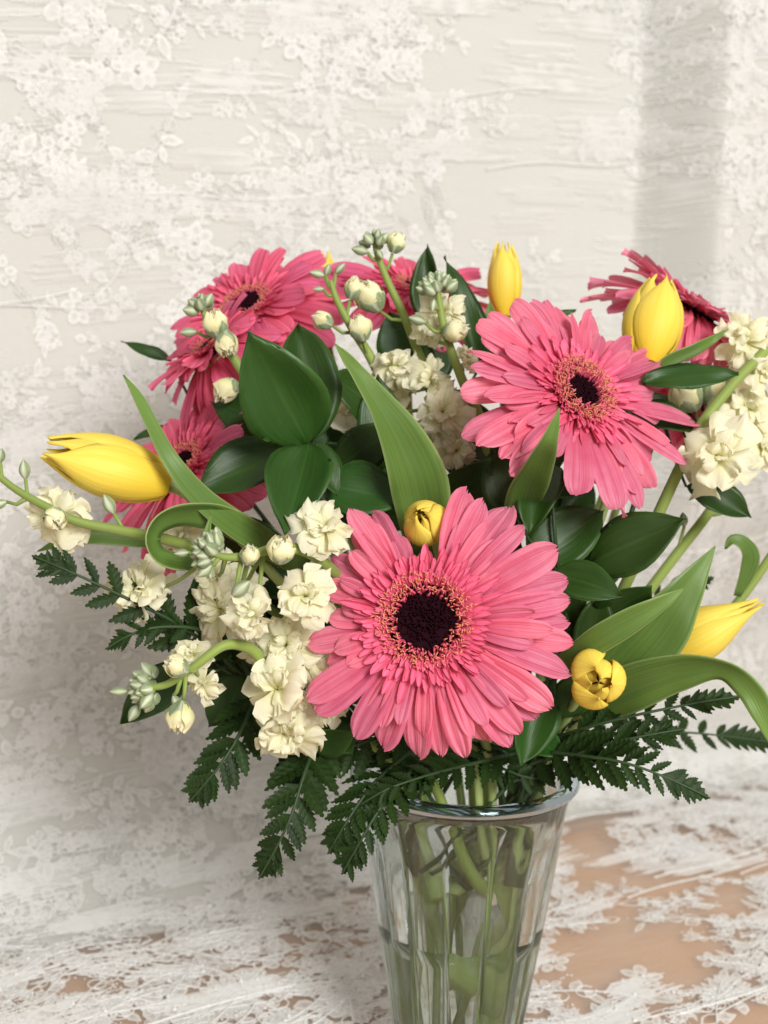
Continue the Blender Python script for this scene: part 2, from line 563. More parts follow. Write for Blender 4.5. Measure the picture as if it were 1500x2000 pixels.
U0, U1, S0, S1 = -0.75, 0.95, -0.85, 1.05
mb = MB()
NU, NS = 190, 190
us = sorted([U0 + (U1 - U0) * i / NU for i in range(NU + 1)] + [.2 + .0025 * i for i in range(90)])
ss = [S0 + (S1 - S0) * i / NS for i in range(NS + 1)]
mb.grid([[cloth(u, s)[0] for u in us] for s in ss], [[(u, s) for u in us] for s in ss])
lace = link(mb.mesh('lace_cloth', M['net']), 'lace_cloth')
lace['label'] = 'sheer white floral lace draped down the wall and over the table'
lace['category'] = 'lace cloth'


def sprig_mesh(seed):
    """an embroidered spray: curved stem, domed leaves, small flowers with eyelet centres, beads"""
    rng = random.Random(seed)
    mb = MB()

    def dome(cx, cy, ang, ln, wd, pointed, z=0.00004):
        ca, sa = math.cos(ang), math.sin(ang)
        k = 9
        o = len(mb.v)
        for j in range(k):
            t = 2 * math.pi * j / k
            x = math.cos(t) * ln / 2 + ln / 2
            yy = math.sin(t) * wd / 2 * (1 - pointed * max(0, math.cos(t)) ** 2)
            mb.v.append((cx + x * ca - yy * sa, cy + x * sa + yy * ca, 0.0)); mb.uv.append((0, 0))
        for j in range(k):
            t = 2 * math.pi * j / k
            x = math.cos(t) * ln / 2 * 0.72 + ln / 2
            yy = math.sin(t) * wd / 2 * 0.72 * (1 - pointed * max(0, math.cos(t)) ** 2)
            mb.v.append((cx + x * ca - yy * sa, cy + x * sa + yy * ca, z * 2.4)); mb.uv.append((0.45, 0))
        mb.v.append((cx + ln / 2 * ca, cy + ln / 2 * sa, z * 0.8)); mb.uv.append((1, 0))
        hollow = rng.random() < .12
        for j in range(k):
            j2 = (j + 1) % k
            mb.f.append((o + j, o + j2, o + k + j2, o + k + j))
            if not hollow:
                mb.f.append((o + k + j, o + k + j2, o + 2 * k))

    def flower(cx, cy, r):
        a0 = rng.random() * 6.28
        n = rng.choice((5, 5, 6))
        for k in range(n):
            a = a0 + 2 * math.pi * k / n + rng.uniform(-.12, .12)
            dome(cx + math.cos(a) * r * 0.22, cy + math.sin(a) * r * 0.22, a, r * rng.uniform(.75, 1.0), r * 0.72, rng.uniform(-.1, .8))
        bead(cx, cy, r * 0.12)

    def bead(cx, cy, r):
        mb.ellip(Matrix.Translation((cx, cy - r, 0.0008)) @ Matrix.Diagonal((2 * r, 2 * r, 2 * r, 1)), 6, 4)
        mb.uv[-30:] = [(0, 0)] * 30

    def thread(pts, w=0.0005):
        mb.tube([(x, y, 0.0002) for x, y in pts], w * .7, 4, False)
        mb.uv[-4 * len(pts):] = [(0, 0)] * (4 * len(pts))

    for branch in range(3):
        x, y = rng.uniform(-.012, .012), rng.uniform(-.012, .012)
        ang = rng.uniform(-.6, .6) + (math.pi if branch == 1 else 0)
        curl = rng.uniform(-22, 22)
        pts = [(x, y)]
        L = rng.uniform(0.025, 0.045)
        steps = 10
        for i in range(steps):
            ang += curl * L / steps
            x += math.cos(ang) * L / steps
            y += math.sin(ang) * L / steps
            pts.append((x, y))
            if i % 2 == 0 or rng.random() < .3:
                sd = 1 if (i // 2) % 2 else -1
                if rng.random() < 0.60:
                    dome(x, y, ang + sd * rng.uniform(.5, 1.2), rng.uniform(.007, .017), rng.uniform(.004, .008), .8)
                else:
                    cx, cy, ca = x, y, ang + sd * 1.2
                    cp = [(x, y)]
                    for q in range(10):
                        ca += sd * 0.55
                        cx += math.cos(ca) * .0022; cy += math.sin(ca) * .0022
                        cp.append((cx, cy))
                    thread(cp, .0006)
        thread(pts, .0008)
        if rng.random() < .55:
            flower(x, y, rng.uniform(.006, .012))
        else:
            dome(x, y, ang, rng.uniform(.010, .018), rng.uniform(.005, .008), .8)
        for k in range(rng.choice((0, 0, 1))):
            i = rng.randrange(2, steps)
            flower(pts[i][0] + rng.uniform(-.009, .009), pts[i][1] + rng.choice((-1, 1)) * rng.uniform(.008, .014), rng.uniform(.006, .010))
        for k in range(5):
            i = rng.randrange(0, steps)
            bead(pts[i][0] + rng.uniform(-.012, .012), pts[i][1] + rng.uniform(-.014, .014), 0.0006)
    return mb.mesh('embroidered_sprig', M['thread'])


def in_view(p):
    q = CR.transposed() @ (p - CAM)
    if q.z > -0.05:
        return None
    return 750 + F * q.x / -q.z, 1000 - F * q.y / -q.z


rng = random.Random(11)
sprigs = [sprig_mesh(s) for s in range(24)]
base_ = []
for me in sprigs:
    uvv = {}
    for lp, d_ in zip(me.loops, me.uv_layers[0].data):
        uvv[lp.vertex_index] = tuple(d_.uv)
    base_.append(([v.co.copy() for v in me.vertices], [tuple(p.vertices) for p in me.polygons], [uvv.get(i, (0, 0)) for i in range(len(me.vertices))]))


def drape(u, s_, ang, sc, mb, off, flip):
    """lay a flat spray on the hanging cloth, vertex by vertex"""
    vs_, fs_, us_ = rng.choice(base_)
    ca, sa = math.cos(ang) * sc, math.sin(ang) * sc
    o_ = len(mb.v)
    for q in vs_:
        y = -q.y if flip else q.y
        p_, n_ = cloth(u + q.x * ca - y * sa, s_ + q.x * sa + y * ca)
        p_ = p_ + n_ * (off + max(q.z, 0.0) * .8)
        mb.v.append((p_.x, p_.y, p_.z))
    mb.uv.extend(us_)
    mb.f.extend(tuple(k_ + o_ for k_ in (f[::-1] if flip else f)) for f in fs_)


count, tries, spots = 0, 0, []
while count < 300 and tries < 9000:
    tries += 1
    u, s = rng.uniform(-0.40, 0.62), (rng.uniform(-0.42, -0.05) if rng.random() < .38 else rng.uniform(-0.1, 0.74))
    p, t, n = cloth_frame(u, s)
    w = in_view(p)
    if w is None or not (-60 < w[0] < 1560 and -60 < w[1] < 2060):
        continue
    if 420 < w[0] < 1250 and 720 < w[1] < 1420 and rng.random() < .93:
        continue
    if noise.noise(Vector((u * 9.0, s * 11.0 - u * 2.0, 5.5))) < (-0.12 if s > -.08 else -.32) + rng.uniform(-.10, .10):
        continue
    if any((u - a) ** 2 + (s - b_) ** 2 < 0.017 ** 2 for a, b_ in spots):
        continue
    spots.append((u, s))
    a = rng.uniform(-.5, .9) + (math.pi if rng.random() < .4 else 0)
    sc = rng.choice((.62, .75, .9, 1.05, 1.2)) * rng.uniform(.92, 1.08)
    if s < -.06:
        sc *= 1.25
    mb = MB()
    drape(u, s, a, sc, mb, .0006, rng.random() < .5)
    mb.v = [(x - p.x, y - p.y, z - p.z) for x, y, z in mb.v]
    link(mb.mesh('embroidered_sprig', M['thread']), 'embroidered_sprig', lace, Matrix.Translation(p))
    count += 1

# past 300 the sprays go on as one part
ex = MB()
tries = n_ex = 0
while n_ex < 170 and tries < 9000:
    tries += 1
    u, s = rng.uniform(-0.40, 0.62), rng.uniform(-0.46, 0.74)
    p, t, n = cloth_frame(u, s)
    w = in_view(p)
    if w is None or not (-60 < w[0] < 1560 and -60 < w[1] < 2060) or (420 < w[0] < 1250 and 720 < w[1] < 1420):
        continue
    d_ = noise.noise(Vector((u * 9.0, s * 11.0 - u * 2.0, 5.5)))
    if d_ < -0.30 + rng.uniform(-.2, .2) or (s < -.08 and rng.random() < .55):
        continue
    drape(u, s, rng.uniform(0, 6.28), rng.uniform(.5, 1.0), ex, .0004, rng.random() < .5)
    n_ex += 1
o = link(ex.mesh('embroidered_spray', M['thread']), 'embroidered_spray', lace)
o['kind'] = 'stuff'

# satin stitch bundles and beaded lines: fine threads nobody could count
mb = MB()
for k in range(620):
    u, s = rng.uniform(-0.42, 0.60), rng.uniform(-0.42, 0.72)
    if s < -.06 and rng.random() < .72:
        continue
    w = in_view(cloth(u, s)[0])
    if w is None or not (-150 < w[0] < 1600 and -80 < w[1] < 2060):
        continue
    ln = rng.uniform(.035, .085)
    sl = rng.uniform(.06, .16)
    nl = rng.randrange(9, 22)
    for i in range(nl):
        s2 = s + (i - nl / 2) * .0012
        a = u + rng.uniform(-.010, .010) - ln / 2 * (1 - .5 * abs(i - nl / 2) / nl)
        b_ = a + ln * rng.uniform(.75, 1.0)
        kk = max(3, int((b_ - a) / .008))
        up, dn = [], []
        wd = rng.uniform(.0004, .0009)
        for q in range(kk + 1):
            uu = a + (b_ - a) * q / kk
            s3 = s2 + (uu - u) * sl
            p, n = cloth(uu, s3)
            up.append(p + n * .0010); p2, n2 = cloth(uu, s3 + wd); dn.append(p2 + n2 * .0012)
        mb.grid([up, dn], [[(.42, 0)] * len(up)] * 2)
for k in range(44):
    u, s = rng.uniform(-0.45, 0.5), rng.uniform(-0.42, 0.72)
    ln = rng.uniform(.08, .25)
    sl, ph = rng.uniform(.08, .2), rng.random() * 6
    pts = []
    for q in range(int(ln / .006)):
        uu = u + q * .006
        p, n = cloth(uu, s + q * .006 * sl + .003 * math.sin(uu * 40 + ph))
        pts.append(p + n * .0012)
    k0 = len(mb.v)
    mb.tube(pts, .0006, 4, False)
    for q in pts[::3]:
        r = .0011
        mb.ellip(Matrix.Translation(q - Vector((0, r, 0))) @ Matrix.Diagonal((2 * r, 2 * r, 2 * r, 1)), 6, 4)
    mb.uv[k0:] = [(0, 0)] * (len(mb.v) - k0)
o = link(mb.mesh('embroidery_thread', M['thread'], False), 'embroidery_thread', lace)
o['kind'] = 'stuff'

# ------------------------------------------------------------------ the vase
RIM = P(907, 1509, 0.0)
VX, VH = RIM.x, RIM.z
VB_ = 0.006       # it stands on the lace
NF = 14


def r_out(z):
    t = (z - VB_) / (VH - VB_)
    r = 0.0290 + 0.0252 * t ** 1.02
    r += 0.0012 * smooth01((t - 0.90) / 0.10)
    return r


mb = MB()
rows, uvs = [], []
NTH = NF * 10


def ring(r, z, fl):
    out = []
    for j in range(NTH):
        t = 2 * math.pi * j / NTH
        k = abs(math.sin(NF * t / 2)) ** 0.75          # scalloped flutes with sharp valleys
        rr = r * (1 + fl * (k - 0.75))
        out.append(Vector((rr * math.cos(t), rr * math.sin(t), z)))
    return out


zs = [VB_ + (VH - VB_) * t for t in (0, .01, .03, .1, .2, .3, .4, .5, .6, .7, .78, .85, .89, .92, .945, .965, .98)]
for z in zs:
    t = (z - VB_) / (VH - VB_)
    fl = 0.080 * (1 - smooth01((t - 0.62) / 0.33))
    rows.append(ring(r_out(z) - (0.002 if t == 0 else 0), z - VB_, fl))
rt = r_out(VH)
for a in (0, 30, 60, 90, 120, 150, 180):
    rows.append(ring(rt - 0.0019 + 0.0018 * math.cos(RAD(a)), VH - VB_ - .0050 + .0018 * math.sin(RAD(a)), 0))
TH = 0.0036
r_in = lambda z: r_out(z) * (1 - 0.014) - TH + 0.0026 * smooth01((z - VH * 0.93) / (VH * .07))
for z in [VH * .97, VH * .93, VH * .85, VH * .7, VH * .5, VH * .3, VH * .12, VB_ + .014]:
    rows.append(ring(r_in(z), z - VB_, 0))
rows.append(ring(r_in(VB_ + .012) * .8, .011, 0))
rows.append(ring(.001, .010, 0))
mb.grid(rows, [[(j / NTH, i / len(rows)) for j in range(NTH)] for i in range(len(rows))], flip=False, closed_u=True)
nR = len(rows)
mb.f.append(tuple(range(NTH))[::-1])
mb.f.append(tuple((nR - 1) * NTH + j for j in range(NTH)))
vase = thing('glass_vase', 'clear fluted glass vase holding the bouquet on the lace', 'vase', (VX, 0, VB_), me=mb.mesh('glass_vase', M['glass']))
mb = MB()           # the thick rolled lip
rows = []
for k in range(17):
    a = 2 * math.pi * k / 16
    rows.append([Vector((VX + (rt - .0012 + .0040 * math.cos(a)) * math.cos(t), (rt - .0012 + .0040 * math.cos(a)) * math.sin(t), VH - .0012 + .0034 * math.sin(a))) for t in [2 * math.pi * j / 120 for j in range(120)]])
mb.grid(rows, [[(0, 0)] * 120] * 17, flip=True, closed_u=True)
M['rim_glass'] = glass_mat('rim_glass_refraction_tint', 1.47, 0.0, (0.60, 0.70, 0.78), 0.05)  # dark refraction of the foliage put into the lip's blue-grey tint
part_world(mb, 'rim', M['rim_glass'], vase)
# water, filling the vase up to a little above its middle
WZ = P(900, 1800, 0.0).z + 0.001
mb = MB()
rows = []
zz = [VB_ + .0135 + (WZ - VB_ - .0135) * i / 8 for i in range(9)]
rows.append([Vector((0.001 * math.cos(t), .001 * math.sin(t), zz[0])) for t in [2 * math.pi * j / 64 for j in range(64)]])
for z in zz:
    rows.append([Vector(((r_in(z) + .0002) * math.cos(t), (r_in(z) + .0002) * math.sin(t), z)) for t in [2 * math.pi * j / 64 for j in range(64)]])
rows.append([Vector((.001 * math.cos(t), .001 * math.sin(t), WZ - .0006)) for t in [2 * math.pi * j / 64 for j in range(64)]])
rows = [[p + Vector((VX, 0, 0)) for p in r] for r in rows]
mb.grid(rows, [[(0, 0)] * 64] * len(rows), closed_u=True)
mb.f.append(tuple(range(64))[::-1]); mb.f.append(tuple((len(rows) - 1) * 64 + j for j in range(64)))
water = link(mb.mesh('water', M['water']), 'water')
water['kind'] = 'structure'


def stem_path(base, axis, mouth, foot, lead=0.05, zin=None):
    """from a flower's back, along -axis, in over the rim and down to the bottom; mouth/foot = (angle deg, share of radius)"""
    a, k = mouth
    k = .35 + .62 * k if k < .85 else k
    zm = VH + 0.004
    rm = (r_in(VH) - .003) * k
    m_ = Vector((VX + rm * math.cos(RAD(a)), rm * math.sin(RAD(a)), zm))
    a2, k2 = foot
    sr = random.Random(int(abs(base[0] * 7919 + base[2] * 104729) * 1000))
    a2 = a + sr.uniform(-120, 120)
    k2 = sr.uniform(.55, .95)
    if zin is None and sr.random() < .42:
        zin = VH - sr.uniform(.035, .07)         # cut short
    zf = VB_ + 0.016 if zin is None else zin
    rf = (r_in(zf) - .004) * k2
    f_ = Vector((VX + rf * math.cos(RAD(a2)), rf * math.sin(RAD(a2)), zf))
    base = Vector(base)
    p1 = base - Vector(axis).normalized() * lead
    d = (m_ - f_).normalized()
    p2 = m_ + d * min(0.05, (p1 - m_).length * .4)
    pts = []
    for i in range(15):          # bezier from flower to mouth
        t = i / 14
        pts.append(base * (1 - t) ** 3 + p1 * 3 * t * (1 - t) ** 2 + p2 * 3 * t * t * (1 - t) + m_ * t ** 3)
    for i in range(1, 7):
        pts.append(m_.lerp(f_, i / 6))
    return pts


# ------------------------------------------------------------------ gerberas
def gerbera_petal(seed):
    rng = random.Random(seed)
    a0 = rng.uniform(.02, .28); a1 = rng.uniform(-.75, -.10)
    ch = rng.uniform(.05, .11)
    sk = rng.uniform(-.07, .07)
    t1, t2 = rng.uniform(.25, .4), rng.uniform(-.4, -.25)
    dep = rng.uniform(.008, .03)

    def hw(v):
        w = 0.30 + 0.70 * smooth01(v / .6)
        e = max(0.0, (v - .72) / .28)
        return .5 * w * max(0.0, 1 - e ** 2.3 * .93) ** .52

    def cup(u, v):
        return ch * (u * u - .4) * (1 - .3 * v) * .5 + .016 * math.cos(u * 9.5) + sk * u * v

    def dip(u, v):
        if v < .84:
            return 0.0
        k = (v - .84) / .16
        return k * (dep * (math.exp(-((u - t1) / .14) ** 2) + math.exp(-((u - t2) / .14) ** 2)) + .02 * u * u)
    vs = [0, .12, .28, .44, .6, .74, .84, .92, .97, 1.0]
    return blade(hw, lambda v: a0 + (a1 - a0) * v ** 1.3, 0, 10, cup, dip, vs=vs).mesh('petal', M['pink'])


def strap_petal(seed, mat):
    rng = random.Random(seed)
    a0 = rng.uniform(.1, .4); a1 = rng.uniform(-.5, .1)

    def hw(v):
        e = max(0.0, (v - .5) / .5)
        return .5 * (.7 + .3 * smooth01(v * 2)) * math.sqrt(max(0.0, 1 - e ** 2.0 * .96))
    return blade(hw, lambda v: a0 + (a1 - a0) * v, 0, 4, lambda u, v: .09 * (u * u - .4), vs=[0, .3, .6, .8, .93, 1.0]).mesh('inner_petal', mat)


PET = {}
PET['pink'] = [gerbera_petal(s) for s in range(12)]
PET['rose'] = []
for me in PET['pink']:
    q = me.copy(); q.materials.clear(); q.materials.append(M['rose']); PET['rose'].append(q)
STRAP = {'pink': [strap_petal(s, M['pink_inner']) for s in range(8)], 'rose': [strap_petal(s, M['rose_inner']) for s in range(8)]}


def gerbera(label, C, n, mats, seed, R=0.055, tips=None, n_outer=30, up=None, mouth=(0, .5), foot=(0, .5), cone=0.0, spread=1.0,
            rd=.0125, wpet=.0135, lead=.05, curl=0.0, inner=(30, 40, 50), fh=1.0, dk=.66):
    rng = random.Random(seed)
    n = n.normalized()
    up = up or VU
    Yv = (up - n * up.dot(n)).normalized()
    Xv = Yv.cross(n)
    base = C - n * 0.012
    root = thing('gerbera', label, 'gerbera', base, 'pink gerberas in the bouquet')

    def ray(ang, el):
        d = Xv * math.cos(ang) + Yv * math.sin(ang)
        return d * math.cos(el) + n * math.sin(el), d

    def put(me, name, ang, r0, z0, ln, wd, el, roll=0.0, zs=None):
        y, d = ray(ang, el)
        zh = -d * math.sin(el) + n * math.cos(el)
        if roll:
            zh = Matrix.Rotation(roll, 3, y) @ zh
        return link(me, name, root, frame(C + d * r0 + n * z0, y, zh, wd, ln, zs or ln))

    outer = []
    if tips:
        for t in tips:
            px, py = t[0], t[1]
            d0 = CR @ Vector(((px - 750.0) / F, (1000.0 - py) / F, -1.0))
            q = CAM + d0 * ((C - n * .004 - CAM).dot(n) / d0.dot(n))
            r = q - C
            outer.append((math.atan2(r.dot(Yv), r.dot(Xv)), r.length, t[2] if len(t) > 2 else 1.0))
        outer.sort()
    else:
        for k in range(n_outer):
            outer.append((2 * math.pi * (k + rng.uniform(-.25, .25)) / n_outer, R * rng.uniform(.88, 1.04), rng.uniform(.85, 1.15)))
    r0 = rd * .85
    for i, (a, L, w) in enumerate(outer):
        el = cone + rng.uniform(-.05, .06) - curl * (.5 + .5 * rng.random())
        put(rng.choice(PET[mats]), 'petal', a, r0, -.0012 - .0008 * (i % 3), (L - r0) * 1.03, wpet * w * rng.uniform(.93, 1.05), el, rng.uniform(-.2, .2))
    for i in range(len(outer)):                              # upper layer, between and shorter
        a, L, w = outer[i]
        a2, L2, _ = outer[(i + 1) % len(outer)]
        da = (a2 - a) % (2 * math.pi)
        if da > .55 and tips:
            continue
        if rng.random() < .95:
            put(rng.choice(PET[mats]), 'petal', a + da * rng.uniform(.35, .65), r0, .0006, (min(L, L2) - r0) * rng.uniform(.66, .9), wpet * .78 * rng.uniform(.75, 1.05), cone + rng.uniform(.03, .10), rng.uniform(-.3, .3))
    k1, k2, k3 = inner
    for i in range(k1):      # long straps
        a = 2 * math.pi * (i + rng.uniform(-.4, .4)) / k1
        put(rng.choice(STRAP[mats]), 'inner_petal', a, rd * .95, .001, R * rng.choice((.17, .20, .22, .24, .27, .33)) * rng.uniform(.9, 1.1), .0036 * rng.uniform(.8, 1.25), cone * .5 + rng.uniform(.06, .22), rng.uniform(-.4, .4))
    for i in range(k2):
        a = 2 * math.pi * (i + rng.uniform(-.4, .4)) / k2
        put(rng.choice(STRAP[mats]), 'inner_petal', a, rd * .9, .002, R * rng.uniform(.14, .22), .0028 * rng.uniform(.8, 1.2), rng.uniform(.18, .36), rng.uniform(-.5, .5))
    for i in range(k3):
        a = 2 * math.pi * (i + rng.uniform(-.4, .4)) / k3
        put(rng.choice(STRAP[mats]), 'inner_petal', a, rd * .84, .003, R * rng.uniform(.08, .135), .0021 * rng.uniform(.8, 1.2), rng.uniform(.35, .6), rng.uniform(-.5, .5))

    def florets(name, mat, cnt, ra, rb, h0, h1, wr, lean):
        mb = MB()
        for i in range(cnt):
            a = rng.random() * 2 * math.pi
            q = math.sqrt(rng.uniform(ra * ra, rb * rb))
            d = Xv * math.cos(a) + Yv * math.sin(a)
            b0 = C + d * q + n * .001
            y = (n + d * rng.uniform(*lean) + (Xv * rng.uniform(-.3, .3) + Yv * rng.uniform(-.3, .3))).normalized()
            h = rng.uniform(h0, h1) * fh
            e = b0 + y * h
            tw = y.orthogonal().normalized()
            tipd = (y + tw * rng.uniform(-1.2, 1.2) + y.cross(tw) * rng.uniform(-1.2, 1.2)).normalized()
            mb.tube([b0, b0.lerp(e, .55), e, e + tipd * h * .3], [wr * .8, wr, wr * .9, wr * .35], 5)
        o = part_world(mb, name, mat, root)
        o['kind'] = 'stuff'
        return o
    florets('stamen', M['floret'], 420, rd * (dk - .06), rd * .98, .0038, .0060, .00034, (.1, .6))
    florets('floret', M['floret_pink'], 280, rd * (dk - .08), rd * 1.02, .0030, .0054, .0006, (.1, .7))
    florets('disc_floret', M['disc'], 420, 0.0, rd * dk, .0012, .0030, .00042, (-.2, .2))
    mb = MB()
    rows, uvs = [], []
    for q, h in ((rd * 1.0, -.002), (rd * .95, .0018), (rd * dk * 1.05, .0024), (rd * .45, .0020), (rd * .2, .0014), (.0003, .0012)):
        rows.append([C + (Xv * math.cos(t) + Yv * math.sin(t)) * q + n * h for t in [2 * math.pi * j / 24 for j in range(24)]])
        uvs.append([(j / 24, .3) for j in range(24)])
    mb.grid(rows, uvs, closed_u=True)
    part_world(mb, 'disc', M['disc'], root)
    mb = MB()              # green cup of bracts behind the head
    rows, uvs = [], []
    for q, h in ((rd * 1.25, -.0035), (rd * 1.15, -.007), (rd * .8, -.0115), (rd * .35, -.0145), (.0028, -.018)):
        rows.append([C + (Xv * math.cos(t) + Yv * math.sin(t)) * q * (1 + .06 * (j % 2)) + n * h for j, t in enumerate([2 * math.pi * j / 26 for j in range(26)])])
        uvs.append([(j / 26, .5) for j in range(26)])
    mb.grid(rows, uvs, flip=True, closed_u=True)
    part_world(mb, 'calyx', M['stem'], root)
    mb = MB()
    mb.tube(stem_path(C - n * .012, n, mouth, foot, lead), .0023, 9)
    part_world(mb, 'stem', M['stem'], root)
    return root


def c6(cx, cy):
    return 600 + .36 * cx, 940 + .36 * cy


def c7(cx, cy):
    return 880 + .32 * cx, 580 + .32 * cy


G1 = P(830, 1214, -0.10)
n1 = ((CAM - G1).normalized() + VU * .10 + VR * -.03).normalized()
t1 = [(1350, 380, 1.35), (1405, 530, 1.15), (1420, 650, 1.1), (1425, 760, 1.1), (1440, 880, 1.0), (1430, 1030, 1.1), (1315, 1230, 1.25), (1240, 1280, 1.1), (1150, 1365),
      (1105, 1430), (985, 1425, 1.1), (860, 1490), (800, 1400, .8), (720, 1490, .95), (580, 1508, 1.15), (400, 1455, 1.15), (270, 1390, 1.2), (60, 1250, 1.2), (10, 1180, 1.1), (120, 1000, .95),
      (10, 880, 1.1), (125, 740, .8), (95, 565), (125, 420, 1.15), (235, 280, .6), (245, 170), (340, 165, 1.3), (470, 260, 1.0), (900, 30, 1.45), (960, 100, 1.0), (1100, 120, 1.3), (1170, 265, .8)]
gerbera('largest pink gerbera, facing forward low in the middle above the vase rim', G1, n1, 'pink', 1, R=.056,
        tips=[(*c6(t[0], t[1]), *(t[2:])) for t in t1], mouth=(-70, .5), foot=(90, .55), rd=.0185, wpet=.0108, inner=(60, 84, 96), lead=.04)
G2 = P(1130, 770, -0.045)
n2 = vdir(.46, .42, .78)
t2 = [(150, 190, .8), (225, 130, 1.1), (380, 45), (490, 30), (640, 50, .95), (830, 130, 1.15), (1010, 310), (1070, 310), (1230, 370, 1.1), (1310, 470, 1.35), (1210, 620, .8), (1490, 780),
      (1340, 900, .8), (1400, 1030, 1.05), (1270, 1150, .9), (1110, 1210, 1.1), (1140, 1290), (930, 1350, 1.2), (1050, 1340, .9), (700, 1260, 1.2), (790, 1170, .8),
      (910, 1145), (340, 1090, 1.1), (300, 1000, 1.1), (490, 960), (360, 910, 1.1), (170, 910, 1.2), (140, 800, 1.2), (165, 650), (90, 550, 1.2), (100, 460), (80, 370), (190, 255, .9), (570, 40, .8), (720, 90, .8)]
gerbera('pink gerbera tilted to the upper right, green leaf tip across its face', G2, n2, 'pink', 2, R=.054,
        tips=[(*c7(t[0], t[1]), *(t[2:])) for t in t2], mouth=(0, .6), foot=(200, .5), rd=.0152, dk=.57, wpet=.0108, inner=(56, 66, 70), lead=.06)
gerbera('rosy gerbera at the upper left behind the two tall dark leaves', P(482, 598, .060), vdir(-.34, .66, .66), 'rose', 3, R=.056, n_outer=25, mouth=(130, .7), foot=(-20, .5),
        curl=.45, cone=.08, rd=.0145, wpet=.0165, fh=.6, inner=(36, 40, 30))
gerbera('rosy gerbera drooping over the left edge, its petals curled downward', P(412, 678, .03), vdir(-.58, .66, .36), 'rose', 8, R=.042, n_outer=24, mouth=(140, .7), foot=(-20, .5),
        curl=.95, cone=.10, rd=.011, wpet=.0155, fh=.5, inner=(26, 30, 20))
gerbera('rosy gerbera half hidden behind the sideways yellow tulip', P(356, 912, .0), vdir(-.55, .62, .55), 'rose', 4, R=.058, n_outer=25, mouth=(170, .7), foot=(10, .5),
        curl=.45, cone=.10, rd=.0145, wpet=.0165, fh=.6, inner=(36, 40, 30), up=VU)
gerbera('rosy gerbera seen edge on behind the stock buds at the top', P(815, 568, .085), vdir(.22, .84, .42), 'rose', 5, R=.060, n_outer=26, mouth=(95, .6), foot=(-60, .5),
        curl=.25, cone=.05, rd=.0145, wpet=.0165, fh=.6, inner=(36, 40, 30))
gerbera('rosy gerbera turned away behind the tulip at the upper right', P(1350, 600, .055), vdir(.46, .78, .26), 'pink', 6, R=.056, n_outer=44, mouth=(40, .75), foot=(220, .4),
        curl=.62, cone=.10, rd=.0145, wpet=.0125, fh=.6, inner=(36, 40, 30))
gerbera('rosy gerbera mostly hidden behind the cream stock at the right', P(1352, 800, .075), vdir(.6, .35, .5), 'rose', 7, R=.036, n_outer=24, mouth=(20, .8), foot=(190, .7),
        curl=.3, rd=.011, wpet=.010, inner=(20, 20, 10))


# ------------------------------------------------------------------ tulips
def tulip_petal(outer, open_, seed, tipw=.95):
    """shell of a unit-long egg about +Z, one petal centred on +X"""
    rng = random.Random(seed)
    mb = MB()
    nv, nu = 14, 10
    ph = rng.random() * 9
    rows, uvs = [], []
    for i in range(nv + 1):
        v = i / nv
        r = (.14 + .86 * math.sin(math.pi * min(1, .08 + v * .86)) ** .62) * (1 if v < .4 else 1 - (.62 - open_) * smooth01((v - .38) / .62))
        r = max(r, .03)
        wfr = math.sin(math.pi * min(.5, .2 + v * .9)) * (1 - smooth01((v - .50) / .50) ** 1.7 * tipw)
        span = RAD(66 if outer else 58) * wfr
        rr, q = [], []
        for j in range(nu + 1):
            u = -1 + 2 * j / nu
            a = u * span / max(.62, 1 - .35 * v * 0)
            rad = r * (1.0 if outer else .90) * (1 - .10 * u * u * (1 if outer else -.3)) + .02 * math.cos(u * 3.0) * v
            rad += .012 * math.sin(v * 9 + u * 4 + ph)
            x = rad * math.cos(a); y = rad * math.sin(a) * 1.0
            z = v * (1.0 if outer else .985) - .03 * u * u * v
            rr.append(Vector((x, y, z))); q.append(((u + 1) / 2, v))
        rows.append(rr); uvs.append(q)
    mb.grid(rows, uvs)
    low = [[Vector((p.x * .955, p.y * .955, p.z - .004)) for p in r] for r in rows]
    o = mb.grid(low, uvs, flip=True)
    n_c = nu + 1
    ring_ = [(i, 0) for i in range(nv + 1)] + [(nv, j) for j in range(1, n_c)] + [(i, n_c - 1) for i in range(nv - 1, -1, -1)]
    for k in range(len(ring_) - 1):
        a, b = ring_[k], ring_[k + 1]
        ia, ib = a[0] * n_c + a[1], b[0] * n_c + b[1]
        mb.f.append((ia, ib, o + ib, o + ia))
    return mb.mesh('petal', M['yellow'])


